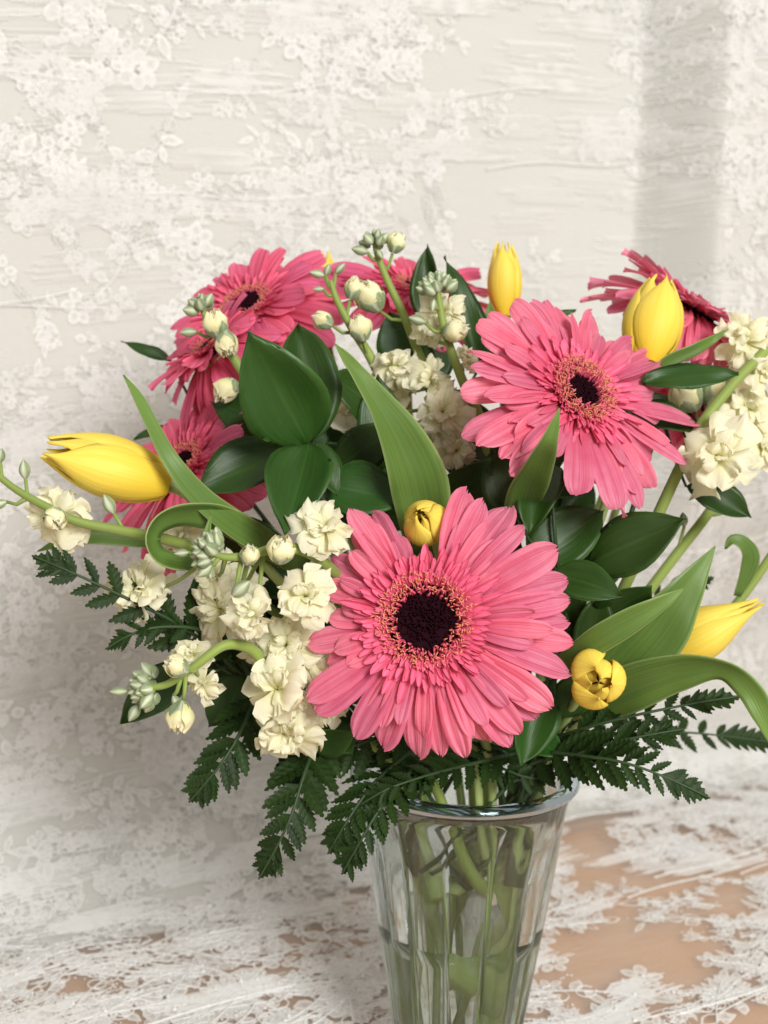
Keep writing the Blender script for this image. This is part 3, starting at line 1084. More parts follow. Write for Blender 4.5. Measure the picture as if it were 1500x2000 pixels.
def tulip(label, base, tip, r, open_=.28, roll=0.0, mouth=(0, .5), foot=(0, .5), lead=.04, seed=0, stem_r=.0023, jitter=.04, open_in=None, rin=1.0, core=0, tipw=.95, splay=0.0):
    rng = random.Random(seed)
    base, tip = Vector(base), Vector(tip)
    ax = (tip - base)
    L = ax.length
    root = thing('tulip', label, 'tulip', base, 'yellow tulips in the bouquet')
    z = ax.normalized()
    x = (VU - z * VU.dot(z))
    x = x.normalized() if x.length > .1 else VR.copy()
    y = z.cross(x)
    for k in range(6):
        a = roll + k * math.pi / 3 + rng.uniform(-.05, .05)
        outer = k % 2 == 0
        X = x * math.cos(a) + y * math.sin(a)
        Yv = z.cross(X)
        lean = rng.uniform(-jitter, jitter) + (splay * r / L if outer else splay * .3 * r / L)
        Z = (z + X * lean).normalized()
        r_ = r if outer else r * rin
        mw = Matrix((X * r_, Yv * r_, Z * L * rng.uniform(.96, 1.02))).transposed().to_4x4()
        mw.translation = base
        link(tulip_petal(outer, (open_ if outer or open_in is None else open_in) + rng.uniform(-.03, .05), seed * 7 + k, tipw), 'petal', root, mw)
    if core:                    # a third, tight whorl in the throat
        for k in range(3):
            a = roll + .5 + k * 2.1
            X = x * math.cos(a) + y * math.sin(a)
            mw = Matrix((X * r * core, z.cross(X) * r * core, z * L * .86)).transposed().to_4x4()
            mw.translation = base
            link(tulip_petal(True, -.35, seed * 7 + 50 + k), 'petal', root, mw)
    mb = MB()
    pts = stem_path(base + z * .002, z, mouth, foot, lead)
    mb.tube(pts, [.0034] + [stem_r] * (len(pts) - 1), 9)
    part_world(mb, 'stem', M['stem'], root)
    return root


def ribbon(name, spine, mat, parent, n=26, fold=.25, nu=6, thick=.0005, label=None):
    """long leaf along a spine of (px, py, depth, half width px, roll deg): real width, channelled, with thickness"""
    rows5 = []
    for px, py, Y, hw, roll in spine:
        p = P(px, py, Y)
        rows5.append((p.x, p.y, p.z, hw * mpp(Y), roll))
    S = catmull(rows5, n)
    pts = [Vector(s[:3]) for s in S]
    up_rows, lo_rows, uvs = [], [], []
    for i in range(n):
        T = (pts[min(i + 1, n - 1)] - pts[max(i - 1, 0)]).normalized()
        vw = (CAM - pts[i]).normalized()
        side = T.cross(vw).normalized()
        side = Matrix.Rotation(RAD(S[i][4]), 3, T) @ side
        nn = side.cross(T)
        hw = max(S[i][3], .0003)
        r, q, l = [], [], []
        for j in range(nu + 1):
            u = -1 + 2 * j / nu
            h = -fold * hw * (1 - abs(u) ** 1.4) + .03 * hw * math.sin(i * .9 + u * 2)
            p = pts[i] + side * hw * u + nn * h
            r.append(p); q.append(((u + 1) / 2, i / (n - 1)))
            l.append(p - nn * thick)
        up_rows.append(r); uvs.append(q); lo_rows.append(l)
    mb = MB()
    mb.grid(up_rows, uvs)
    o = mb.grid(lo_rows, uvs, flip=True)
    n_c = nu + 1
    ring_ = [(i, 0) for i in range(n)] + [(n - 1, j) for j in range(1, n_c)] + [(i, n_c - 1) for i in range(n - 2, -1, -1)] + [(0, j) for j in range(n_c - 2, -1, -1)]
    for k in range(len(ring_) - 1):
        a, b = ring_[k], ring_[k + 1]
        ia, ib = a[0] * n_c + a[1], b[0] * n_c + b[1]
        mb.f.append((ia, ib, o + ib, o + ia))
    ob = part_world(mb, name, mat, parent)
    return ob


TL = M['tulip_leaf']
t = tulip('yellow tulip lying out sideways to the left, beside the looped leaf', P(327, 946, -.07), P(86, 878, -.085), .0144, .46, roll=.35, open_in=.34, tipw=.86, mouth=(-140, .7), foot=(30, .6), lead=.03, seed=1)
ribbon('leaf', [(600, 1110, -.04, 22, 0), (530, 1068, -.06, 27, 10), (455, 1020, -.078, 27, 15), (390, 968, -.086, 23, 15), (335, 900, -.09, 18, 20), (298, 830, -.085, 14, 25), (270, 775, -.08, 10, 20), (241, 732, -.075, 1, 10)], TL, t)
ribbon('leaf', [(560, 1095, -.04, 22, -10), (500, 1050, -.06, 30, -20), (430, 1014, -.078, 33, -35), (366, 1006, -.092, 33, -48), (316, 1022, -.102, 30, -56), (300, 1056, -.106, 28, -60), (322, 1088, -.102, 28, -54), (372, 1092, -.094, 23, -44), (400, 1048, -.088, 10, -30), (412, 1004, -.084, 1, -10)], TL, t, n=44)
ribbon('leaf', [(330, 1060, -.03, 14, 10), (250, 1050, -.04, 18, 20), (170, 1048, -.045, 16, 25), (115, 1060, -.045, 10, 20), (73, 1077, -.045, 1, 10)], TL, t)
t = tulip('slim upright yellow tulip at the top behind the tilted gerbera', P(985, 618, .08), P(984, 470, .085), .0098, .52, roll=.2, mouth=(60, .5), foot=(-100, .6), seed=2, lead=.06)
ribbon('leaf', [(1015, 1010, -.05, 34, 25), (1028, 965, -.072, 40, 28), (1050, 915, -.092, 33, 30), (1070, 870, -.104, 21, 30), (1083, 832, -.106, 11, 25), (1093, 797, -.106, 1, 20)], TL, t)
ribbon('leaf', [(975, 720, .05, 20, 0), (960, 650, .055, 22, 10), (958, 615, .055, 12, 10), (957, 588, .055, 1, 0)], TL, t)
t = tulip('yellow upright tulip at the upper right before the turned away gerbera', P(1262, 712, -.0), P(1296, 540, .015), .0152, .50, roll=.9, mouth=(20, .6), foot=(170, .6), seed=3, lead=.05)
ribbon('leaf', [(1240, 770, .0, 10, 0), (1300, 712, -.005, 14, 20), (1360, 682, -.005, 13, 30), (1395, 662, .0, 8, 20), (1423, 642, .0, 1, 0)], TL, t)
t = tulip('small closed yellow tulip tucked above the largest gerbera', P(842, 1036, -.066), P(818, 1000, -.091), .0108, .12, roll=.5, open_in=-.15, core=.75, mouth=(-80, .3), foot=(60, .5), seed=4, lead=.03)
ribbon('leaf', [(838, 1090, -.035, 40, 0), (828, 1000, -.050, 54, 5), (815, 930, -.057, 58, 10), (782, 850, -.062, 44, 15), (738, 780, -.066, 27, 22), (700, 728, -.068, 17, 30), (676, 697, -.07, 10, 20), (655, 672, -.072, 1, 10)], TL, t, n=34, fold=.35)
t = tulip('open yellow tulip facing forward to the right of the largest gerbera', P(1160, 1322, -.078), P(1172, 1336, -.101), .0118, -.15, roll=.55, open_in=.0, rin=.85, core=.62, mouth=(-20, .6), foot=(120, .5), seed=5, lead=.03, jitter=.06, tipw=.60, splay=.75)
ribbon('leaf', [(1060, 1320, -.05, 12, 0), (1120, 1282, -.078, 22, 10), (1180, 1243, -.09, 30, 20), (1245, 1205, -.094, 26, 25), (1298, 1175, -.094, 15, 25), (1337, 1149, -.092, 1, 10)], TL, t)
ribbon('leaf', [(1150, 1390, -.03, 40, 0), (1215, 1310, -.045, 62, 5), (1285, 1235, -.052, 60, 10), (1335, 1165, -.053, 40, 20), (1370, 1110, -.05, 19, 20), (1397, 1067, -.046, 1, 10)], TL, t, n=30)
t = tulip('yellow tulip leaning out to the right above the drooping leaf', P(1285, 1285, -.03), P(1490, 1176, -.045), .0132, .0, roll=.1, open_in=-.1, tipw=.70, jitter=.01, mouth=(-10, .75), foot=(180, .5), seed=6, lead=.04)
ribbon('leaf', [(1130, 1400, -.03, 30, 0), (1220, 1350, -.055, 48, 10), (1320, 1315, -.07, 40, 20), (1405, 1308, -.08, 26, 40), (1460, 1345, -.086, 26, 20), (1490, 1395, -.088, 22, 0), (1520, 1465, -.088, 8, -10)], TL, t, n=36)
tulip('yellow tulip showing only its edge behind the upper left gerbera', P(632, 600, .11), P(634, 490, .112), .0085, .4, roll=.2, mouth=(110, .5), foot=(-70, .4), seed=7, lead=.06)


# ------------------------------------------------------------------ stock
def stock_petal(seed, mat, ruff=.10, broad=1.0):
    rng = random.Random(seed)
    a0 = rng.uniform(.3, .75); a1 = rng.uniform(-1.1, -.2)
    ph = [rng.random() * 6.28 for _ in range(4)]

    def hw(v):
        e = max(0.0, (v - .7) / .3)
        return .5 * broad * (.22 + .78 * smooth01(v / .65)) * math.sqrt(max(0.0, 1 - e ** 2.2 * .85)) * (1 + .05 * math.sin(v * 17 + ph[3]))

    def cup(u, v):
        k = v ** 1.5
        return k * (ruff * math.sin(u * 3.4 + ph[0]) * .6 + ruff * .7 * math.sin(u * 6.5 + v * 3 + ph[1]) * abs(u) + ruff * .35 * math.sin(u * 12 + ph[2] + v * 5) * v) + .10 * u * u * (1 - v) - .05 * u * u * k + .03 * math.sin(v * 6 + ph[2])

    def dip(u, v):
        return max(0, v - .75) * (.22 * math.exp(-(u / .22) ** 2) + .12 * math.sin(u * 6 + ph[1]) + .15 * u * u)
    return blade(hw, lambda v: a0 + (a1 - a0) * v ** 1.4, 0, 12, cup, dip, vs=[0, .15, .32, .5, .66, .8, .9, .97, 1.0]).mesh('petal', mat)


SP = [stock_petal(s, M['cream'], ruff=.24, broad=1.1) for s in range(10)]
SPI = [stock_petal(50 + s, M['cream'], ruff=.30, broad=.85) for s in range(8)]


def wrap_petal(seed):
    """a petal of a half open bud: unit shell about +Y"""
    rng = random.Random(seed)
    ph = rng.random() * 6
    mb = MB()
    rows, uvs = [], []
    for i in range(12):
        v = i / 11
        r = (.10 + .40 * math.sin(math.pi * min(.92, .05 + v * .80)) ** .8) * (1 - .22 * smooth01((v - .6) / .4))
        rr, q = [], []
        for j in range(9):
            u = -1 + 2 * j / 8
            a = u * RAD(82) * (1 - .45 * smooth01((v - .6) / .4))
            rad = r * (1 + .10 * u) + .045 * math.sin(u * 6 + ph + v * 2) * v
            rad *= 1 + .22 * v * noise.noise(Vector((u * 2.2 + ph, v * 3.0, seed * 3.7)))
            rr.append(Vector((rad * math.sin(a), v * (1 - .12 * u * u * v) + .045 * math.sin(u * 7 + ph) * v * v, rad * math.cos(a))))
            q.append(((u + 1) / 2, v))
        rows.append(rr); uvs.append(q)
    mb.grid(rows, uvs)
    return mb.mesh('petal', M['cream_bud'])


WP = [wrap_petal(s) for s in range(6)]
mb = MB(); mb.ellip(Matrix.Identity(4), 16, 9, .72, .18); BUD_ME = mb.mesh('bud', M['bud'])


def calyx_mesh():
    mb = MB()
    for k in range(4):
        a = k * math.pi / 2
        rows, uvs = [], []
        for i in range(7):
            v = i / 6
            r = .12 + .40 * math.sin(math.pi * min(.75, .05 + v * .62)) ** .9
            sp = RAD(50) * (1 - smooth01((v - .45) / .55) * .9)
            rows.append([Vector(((r + .01) * math.sin(a + u * sp), v * .68, (r + .01) * math.cos(a + u * sp))) for u in (-1, -.5, 0, .5, 1)])
            uvs.append([((u + 1) / 2, v) for u in (-1, -.5, 0, .5, 1)])
        mb.grid(rows, uvs)
    return mb.mesh('half_open_bud', M['bud'])


CALYX = calyx_mesh()
mb = MB()
mb.tube([(0, -.34, 0), (0, -.16, 0), (0, .0, 0), (0, .08, 0)], [.045, .085, .12, .05], 8)
FLOWER_ME = mb.mesh('flower', M['stock_stem'])


def stock_flower(root, c, d, size, rng, dens=1.0):
    """an open double flower: part flower (its green throat) with ruffled petals; d is where it looks, size its diameter"""
    d = d.normalized()
    r = size / 2
    hint = d.orthogonal()
    fl = link(FLOWER_ME, 'flower', root, frame(c - d * r * .25, d, hint, r, r, r))
    side = hint.normalized(); oth = d.cross(side)
    a0 = rng.random() * 6
    dens *= rng.uniform(.7, 1.12)
    tilt_ = rng.uniform(-.15, .15)
    for cnt, el, ln, wd, mes, lift in ((5, .05, 1.08, 1.15, SP, -.05), (4, .50, .95, 1.05, SP, .04), (4, .90, .76, .85, SPI, .1), (4, 1.25, .62, .66, SPI, .12)):
        cnt = max(3, round(cnt * dens))
        for k in range(cnt):
            a = a0 + 2 * math.pi * (k + rng.uniform(-.25, .25)) / cnt
            q = side * math.cos(a) + oth * math.sin(a)
            e = el + rng.uniform(-.45, .45) - .40 + tilt_ * 2 * math.cos(a)
            y = q * math.cos(e) + d * math.sin(e)
            z = -q * math.sin(e) + d * math.cos(e)
            z = Matrix.Rotation(rng.uniform(-.6, .6), 3, y) @ z
            s = rng.uniform(.68, 1.18)
            link(rng.choice(mes), 'petal', fl, frame(c + d * r * (lift - .12) + q * r * .06, y, z, r * wd * s, r * ln * s, r * ln * s))
        a0 += .6
    return fl


def half_bud(root, c, d, ln, rng, fat=1.0):
    d = d.normalized()
    b = link(CALYX, 'half_open_bud', root, frame(c - d * ln * .45, d, d.orthogonal(), ln * .9 * fat, ln, ln * .9 * fat))
    h = d.orthogonal().normalized(); o = d.cross(h)
    a0 = rng.random() * 6
    for k in range(6):
        a = a0 + k * 2.2
        s = (1.04 - .07 * k)
        z = h * math.cos(a) + o * math.sin(a)
        link(rng.choice(WP), 'petal', b, frame(c - d * ln * .42, d + z * .02, z, ln * fat * s * .95, ln * (1.02 - .01 * k), ln * fat * s * .95))
    for k in range(6):          # crumpled tips pushing out
        a = a0 + k * 1.7
        z = h * math.cos(a) + o * math.sin(a)
        link(rng.choice(SPI), 'petal', b, frame(c - d * ln * .05 + z * ln * .08, d + z * rng.uniform(.0, .5), -z, ln * rng.uniform(.4, .65), ln * rng.uniform(.52, .70), ln * .6))
    return b


def green_bud(root, c, d, ln, fat=.55):
    return link(BUD_ME, 'bud', root, frame(c - d.normalized() * ln * .5, d, VB, ln * fat, ln, ln * fat))


def stock(label, path, seed, cluster=None, buds=(), halves=(), flowers=(), mouth=(0, .5), foot=(0, .5), r0=.0025, r1=.0013, into=True):
    """path from the tip down, (px, py, depth)"""
    rng = random.Random(seed)
    pts = [P(*p) for p in path]
    root = thing('stock_stalk', label, 'stock flower', pts[-1], 'cream stock stalks in the bouquet')
    sm = [Vector(q) for q in catmull([tuple(p) for p in pts], 6 * len(pts))]
    mb = MB()
    rad = [r1 + (r0 - r1) * min(1, i / (len(sm) - 1) * 1.4) for i in range(len(sm))]
    if into:
        tail = stem_path(sm[-1], (sm[-2] - sm[-1]), mouth, foot, .03)
        mb.tube(sm + tail[1:], rad + [r0] * (len(tail) - 1), 9)
    else:
        mb.tube(sm, rad, 9)
    part_world(mb, 'stem', M['stock_stem'], root)
    def stalk(pts, rad, n):
        mb = MB()
        mb.tube(pts, rad, n)
        part_world(mb, 'flower_stalk', M['stock_stem'], root)

    def join(c, back=.0):
        c = Vector(c)
        q = min(sm, key=lambda s: (s - c).length + (0.0 if (s - c).length > .004 else .01))
        k = min(range(len(sm)), key=lambda i: (sm[i] - c).length)
        q = sm[min(len(sm) - 1, k + 3)]
        m_ = q.lerp(c, .55) + Vector((0, 0, -.002))
        stalk([q, m_, c], [.0011, .0009, .0008], 6)
    if cluster:
        n_b, spread_, size = cluster
        T = (sm[0] - sm[4]).normalized()
        h = T.orthogonal().normalized(); o = T.cross(h)
        for k in range(n_b):
            a = k * 2.4 + rng.uniform(-.2, .2)
            q = math.sqrt((k + .3) / n_b)
            d = (T * (1.15 - q) + (h * math.cos(a) + o * math.sin(a)) * q).normalized()
            ln = size * (.45 + .6 * q) * rng.uniform(.85, 1.1)
            c = sm[0] + (h * math.cos(a) + o * math.sin(a)) * spread_ * q + T * spread_ * (.55 - .9 * q * q)
            green_bud(root, c, d + T * .3, ln, rng.uniform(.66, .80))
            stalk([sm[min(3, len(sm) - 1)], sm[0].lerp(c, .4), c - d * ln * .3], [.0008, .0007, .0006], 5)
    for px, py, Y, ln, ang in buds:
        c = P(px, py, Y)
        d = vdir(math.cos(RAD(ang)), math.sin(RAD(ang)), .25)
        green_bud(root, c, d, ln * mpp(Y), .60)
        join(c - d * ln * mpp(Y) * .45)
    for px, py, Y, ln, ang, bk in halves:
        c = P(px, py, Y)
        d = vdir(math.cos(RAD(ang)), math.sin(RAD(ang)), bk)
        half_bud(root, c, d, ln * mpp(Y), rng)
        join(c - d * ln * mpp(Y) * .5)
    for px, py, Y, dia, r, u, b in flowers:
        c = P(px, py, Y)
        d = vdir(r, u, b)
        stock_flower(root, c, d, dia * mpp(Y), rng)
        join(c - d * dia * mpp(Y) * .3)
    return root


stock('cream stock stalk reaching out at the far left below the tulip', [(-14, 920, -.10), (30, 955, -.10), (85, 987, -.10), (150, 1018, -.098), (240, 1037, -.09), (330, 1055, -.075), (420, 1090, -.05), (520, 1180, -.02)], 21,
      buds=[(48, 917, -.10, 40, 92), (2, 890, -.10, 30, 80), (-2, 985, -.10, 34, 200), (213, 985, -.09, 44, 115)],
      halves=[(106, 1010, -.108, 48, -60, .9)], flowers=[(103, 1008, -.09, 125, -.3, .1, .6), (352, 1045, -.062, 95, -.2, .3, .7)], mouth=(200, .6), foot=(20, .6))
stock('cream stock stalk curving down to the lower left, bud cluster at its end', [(282, 1345, -.11), (330, 1335, -.11), (385, 1298, -.112), (440, 1260, -.108), (490, 1268, -.10), (530, 1310, -.09), (600, 1380, -.05)], 22,
      cluster=(26, .0085, .0076), buds=[(345, 1372, -.112, 34, -60), (262, 1392, -.112, 40, -120), (232, 1350, -.112, 36, 180)],
      halves=[(352, 1395, -.115, 58, -100, .35), (348, 1303, -.116, 48, 150, .7)],
      flowers=[(395, 1335, -.104, 84, .2, -.5, .8), (375, 1278, -.10, 84, -.1, .5, .6), (540, 1345, -.105, 150, -.25, .15, .9), (560, 1430, -.098, 140, -.1, -.4, .9), (600, 1290, -.088, 130, .1, .2, .9), (635, 1385, -.085, 90, .5, -.1, .7)],
      mouth=(220, .7), foot=(40, .6))
stock('full cream stock stalk left of the largest gerbera', [(405, 1076, -.112), (440, 1088, -.112), (485, 1085, -.11), (545, 1070, -.105), (600, 1078, -.10), (645, 1110, -.09), (690, 1160, -.07)], 23,
      cluster=(28, .0085, .0074), buds=[(410, 1115, -.113, 34, -80), (470, 1150, -.112, 50, 40), (355, 1080, -.113, 30, 185)],
      halves=[(486, 1087, -.113, 40, 70, .6), (549, 1077, -.118, 58, 80, .7)],
      flowers=[(268, 1150, -.085, 125, -.5, .3, .8), (632, 1032, -.10, 118, .1, .35, .9), (597, 1165, -.112, 125, .1, .15, .98), (492, 1200, -.113, 105, -.2, .05, .95), (432, 1190, -.08, 130, -.5, .1, .8),
               (455, 1150, -.075, 100, -.2, .2, .8), (560, 1262, -.096, 135, -.1, .1, .9), (500, 1265, -.085, 100, -.3, -.2, .8), (415, 1118, -.08, 90, -.3, .3, .8)],
      mouth=(240, .5), foot=(70, .7))
stock('tall stock stalk with tight buds at the very top of the bouquet', [(731, 470, .02), (738, 500, .02), (760, 555, .02), (790, 620, .018), (822, 700, .015), (850, 770, .01), (880, 880, .0)], 24,
      cluster=(9, .0068, .0078), buds=[(703, 489, .018, 34, 170), (742, 497, .016, 22, -60)],
      halves=[(773, 477, .02, 38, 70, .3), (726, 583, .015, 60, 125, .35)],
      flowers=[(770, 712, .0, 105, -.2, .35, .85), (692, 790, .0, 115, -.4, .2, .8), (715, 840, .0, 95, -.1, -.1, .9), (755, 760, .012, 90, .0, .0, .9)], mouth=(80, .4), foot=(-120, .6))
stock('stock stalk with a bud cluster before the dark upright leaf', [(853, 556, -.012), (858, 590, -.012), (870, 650, -.012), (902, 740, -.012), (940, 825, -.01), (955, 930, -.01)], 25,
      cluster=(26, .0082, .0078), buds=[(815, 625, -.012, 36, 165), (846, 597, -.018, 26, -100)], halves=[(886, 648, -.018, 46, 20, .7)],
      flowers=[(868, 608, .0, 98, .1, .3, .9), (838, 655, .004, 70, -.4, -.3, .8), (842, 742, -.01, 95, -.3, .2, .85), (865, 805, -.014, 105, -.2, .1, .9), (892, 880, -.014, 105, .1, -.1, .9), (838, 862, 0, 95, -.2, -.2, .85), (915, 700, -.005, 60, .5, .4, .5), (905, 820, -.005, 80, .3, .2, .8)],
      mouth=(60, .2), foot=(-90, .5))
stock('thin stock stalk with small green buds beside the upper left gerbera', [(645, 548, .01), (660, 590, .01), (690, 645, .01), (725, 700, .01), (760, 780, .01)], 26,
      buds=[(620, 535, .01, 30, 170), (640, 527, .01, 26, 70), (664, 525, .01, 28, 45), (622, 565, .01, 22, 185)], halves=[(634, 627, .008, 38, 150, .1), (704, 645, .005, 48, 110, .3), (690, 567, .012, 40, 70, .2)], flowers=[], mouth=(120, .4), foot=(-40, .5))
stock('short stock stalk with pale buds over the upper left gerbera', [(392, 594, -.0), (405, 625, -.0), (435, 668, -.0), (470, 720, .0), (520, 800, .0)], 27,
      cluster=(10, .006, .0078), buds=[(368, 649, -.002, 34, 185), (440, 655, -.006, 36, 80)], halves=[(422, 637, -.006, 52, 100, .4), (443, 668, -.008, 48, -80, .5), (444, 760, -.01, 50, -120, .5)], flowers=[], mouth=(150, .4), foot=(-20, .6))
stock('cream stock stalk leaning out of the picture at the right', [(1540, 640, .0), (1490, 690, -.005), (1430, 752, -.01), (1370, 830, -.015), (1325, 920, -.015), (1265, 1050, -.01), (1185, 1220, -.0), (1120, 1360, .0)], 28,
      halves=[(1345, 775, .012, 66, 120, .3), (1395, 765, .01, 60, 60, .3)],
      flowers=[(1452, 665, .0, 125, -.3, .3, .8), (1490, 725, .01, 100, .2, .1, .8), (1402, 890, -.035, 160, -.1, .25, .95)],
      mouth=(10, .8), foot=(170, .7), r0=.0029, r1=.0024)
stock('bare green stock stem with a curled leaf at the right edge', [(1560, 1010, .02), (1510, 1080, .02), (1450, 1165, .02), (1380, 1240, .02), (1250, 1350, .01)], 29, mouth=(30, .8), foot=(200, .4), r0=.0025, r1=.0022)
stock('cream stock stalk at the right edge, its long stem bare down to the vase', [(1475, 800, .02), (1462, 850, .02), (1430, 930, .02), (1385, 1000, .02), (1300, 1110, .018), (1215, 1225, .015), (1140, 1340, .01)], 30,
      buds=[(1420, 985, .018, 24, 160), (1335, 1015, .018, 30, 100)], flowers=[(1462, 800, .012, 115, .1, .3, .9), (1488, 868, .012, 100, .3, .1, .8), (1440, 770, .02, 80, -.2, .4, .8)], mouth=(25, .8), foot=(190, .5), r0=.0028, r1=.0024)
sroot = bpy.data.objects['stock_stalk.008']
ribbon('leaf', [(1440, 1165, .012, 8, 40), (1460, 1120, .01, 16, 25), (1467, 1085, .008, 19, 30), (1452, 1060, .006, 15, 30), (1430, 1054, .006, 11, 30), (1416, 1072, .006, 2, 20)], TL, sroot, n=20)


# ------------------------------------------------------------------ ruscus: dark pointed leaves on twigs
def ruscus_leaf(seed):
    rng = random.Random(seed)
    a0 = rng.uniform(-.05, .3); a1 = rng.uniform(-.6, .05)
    cp = rng.uniform(.05, .36)
    wv = rng.random() * 6

    def hw(v):
        return .5 * (math.sin(math.pi * min(1, v ** .80)) ** .85) * (1 if v < .82 else 1 - .35 * smooth01((v - .82) / .18)) + .012 * (1 - v)

    def cup(u, v):
        return cp * abs(u) ** 1.5 * hw(v) * 1.0 + .006 * math.cos(u * 8) * (1 - v) + .022 * math.sin(v * 6 + u * 2.4 + wv) + .010 * math.sin(v * 15 - u * 5 + wv * 2) * abs(u)
    vs = [0, .05, .12, .2, .3, .4, .5, .6, .7, .78, .85, .91, .96, 1.0]
    return blade(hw, lambda v: a0 + (a1 - a0) * v, 0, 8, cup, thick=.006, vs=vs).mesh('leaf', M['ruscus'])


RL = [ruscus_leaf(s) for s in range(9)]


def ruscus(label, node, leaves, seed, mouth, foot, twig=True, fill=()):
    """leaves: (base px, py, Y, tip px, py, Y, half width px, tilt r, tilt u)"""
    rng = random.Random(seed)
    nd = P(*node)
    root = thing('ruscus_branch', label, 'foliage', nd, 'dark green ruscus branches')
    mb = MB()
    if twig:
        mb.tube(stem_path(nd, vdir(0, .7, .5), mouth, foot, .03, zin=VH - .05), .0013, 7)
    for L in leaves:
        b, e = P(*L[0:3]), P(*L[3:6])
        hint = vdir(L[7] if len(L) > 7 else rng.uniform(-.3, .3), L[8] if len(L) > 8 else rng.uniform(-.1, .4), .9)
        d = e - b
        w = 2 * L[6] * mpp(L[2])
        link(rng.choice(RL), 'leaf', root, frame(b, d, hint, w, d.length, d.length))
        mb.tube([nd, nd.lerp(b, .5) - Vector((0, 0, .003)), b], [.0011, .0009, .0007], 5)
    part_world(mb, 'twig', M['twig'], root)
    return root


ruscus('large glossy ruscus leaves in a whorl left of centre', (603, 868, -.058), [
    (602, 868, -.060, 482, 638, -.085, 82, -.15, .25), (606, 862, -.052, 592, 617, -.048, 64, .25, .1), (605, 868, -.064, 555, 1039, -.102, 64, .0, .35),
    (560, 885, -.048, 385, 968, -.055, 60, -.25, .4), (615, 862, -.044, 652, 975, -.05, 32, .4, .1), (632, 948, -.040, 800, 985, -.045, 56, .1, .3), (655, 915, -.028, 785, 830, -.03, 46, .2, .2)], 31, (210, .4), (0, .3))
ruscus('tall dark ruscus leaves behind the stock buds at the top', (880, 800, .03), [
    (838, 640, .035, 834, 476, .038, 30, -.3, .1), (935, 720, .03, 879, 494, .03, 30, .4, .1), (800, 720, .03, 760, 610, .035, 48, -.1, .2), (840, 760, .03, 830, 620, .036, 52, .2, .2), (1020, 650, .04, 1124, 598, .04, 16, 0, .7), (960, 760, .03, 985, 600, .05, 40, .3, .2)], 32, (80, .4), (0, .3))
ruscus('broad ruscus leaves below the tilted gerbera', (1090, 1115, -.05), [
    (1150, 1105, -.045, 1348, 1021, -.055, 60, .1, .45), (1085, 1120, -.065, 1212, 1158, -.085, 42, .0, .3), (1035, 1100, -.045, 1185, 985, -.045, 58, -.1, .2), (1075, 905, -.045, 1030, 1022, -.075, 44, -.2, .3), (1000, 1000, -.04, 960, 880, -.03, 44, 0, .2)], 33, (-20, .5), (0, .3))
ruscus('ruscus leaves pointing right below the upright tulip and cream stock', (1290, 800, .0), [
    (1255, 745, -.02, 1442, 734, -.025, 36, .1, .7), (1340, 950, -.008, 1466, 1012, -.01, 36, -.2, .5), (1230, 800, -.01, 1370, 850, -.01, 30, 0, .4), (1330, 830, 0, 1420, 900, 0, 30, .2, .2)], 34, (10, .6), (0, .3))
ruscus('narrow ruscus leaf tips behind the left gerberas', (420, 860, .05), [
    (335, 705, .06, 236, 668, .06, 14, -.2, .7), (345, 845, .04, 262, 860, .04, 15, -.2, .7), (395, 745, .05, 450, 880, .04, 30, .1, .2), (480, 830, .04, 410, 760, .05, 26, 0, .2), (400, 800, .05, 470, 860, .04, 30, 0, .3)], 35, (160, .5), (0, .3))
ruscus('ruscus leaves low on the left behind the curving stock', (470, 1290, -.05), [
    (375, 1305, -.06, 238, 1415, -.065, 46, -.2, .3), (600, 1450, -.075, 700, 1425, -.09, 36, .2, -.2), (640, 1420, -.06, 690, 1475, -.07, 36, .2, .1), (480, 1320, -.05, 400, 1420, -.06, 40, -.1, .2), (500, 1330, -.05, 470, 1440, -.06, 40, -.1, .2)], 36, (200, .6), (0, .3))
ruscus('ruscus leaf hanging under the right side of the largest gerbera', (1080, 1330, -.05), [
    (1062, 1335, -.055, 1016, 1498, -.075, 46, .2, .3), (1090, 1400, -.04, 1150, 1300, -.05, 40, .2, .3), (1040, 1440, -.04, 1100, 1480, -.05, 30, .2, .3)], 37, (-40, .6), (0, .3))
rng = random.Random(5)
for k, (lab, cx, cy, Y, sx, sy, cnt, mth) in enumerate((  # filler branches added to block light and darken the bouquet's inner gaps
        ('added ruscus branch darkening the gaps deep in the middle of the bouquet', 930, 960, .0, 130, 110, 14, (45, .3)),
        ('added ruscus branch darkening the gaps behind the left stock flowers', 500, 1150, -.02, 150, 130, 14, (190, .5)),
        ('added ruscus branch darkening the gaps behind the large whorl of leaves', 660, 900, -.005, 130, 110, 12, (120, .5)),
        ('added ruscus branch darkening the gaps behind the largest gerbera', 830, 1300, -.04, 230, 140, 16, (-60, .4)),
        ('added ruscus branch darkening the gaps below the right tulips', 1140, 1230, -.015, 90, 130, 9, (-10, .6)),
        ('added ruscus branch darkening the gaps behind the tilted gerbera', 1120, 850, .02, 110, 120, 10, (20, .4)))):
    lv = []
    for i in range(cnt):
        bx, by = cx + rng.uniform(-.8, .8) * sx, cy + rng.uniform(-.8, .8) * sy
        a = rng.uniform(0, 6.28)
        ln = rng.uniform(120, 190)
        yy = Y + rng.uniform(-.02, .03)
        lv.append((bx, by, yy, bx + ln * math.cos(a), by - ln * math.sin(a), yy + rng.uniform(-.02, .02), rng.uniform(38, 55)))
    ruscus(lab, (cx, cy, Y + .01), lv, 60 + k, mth, (0, .3))





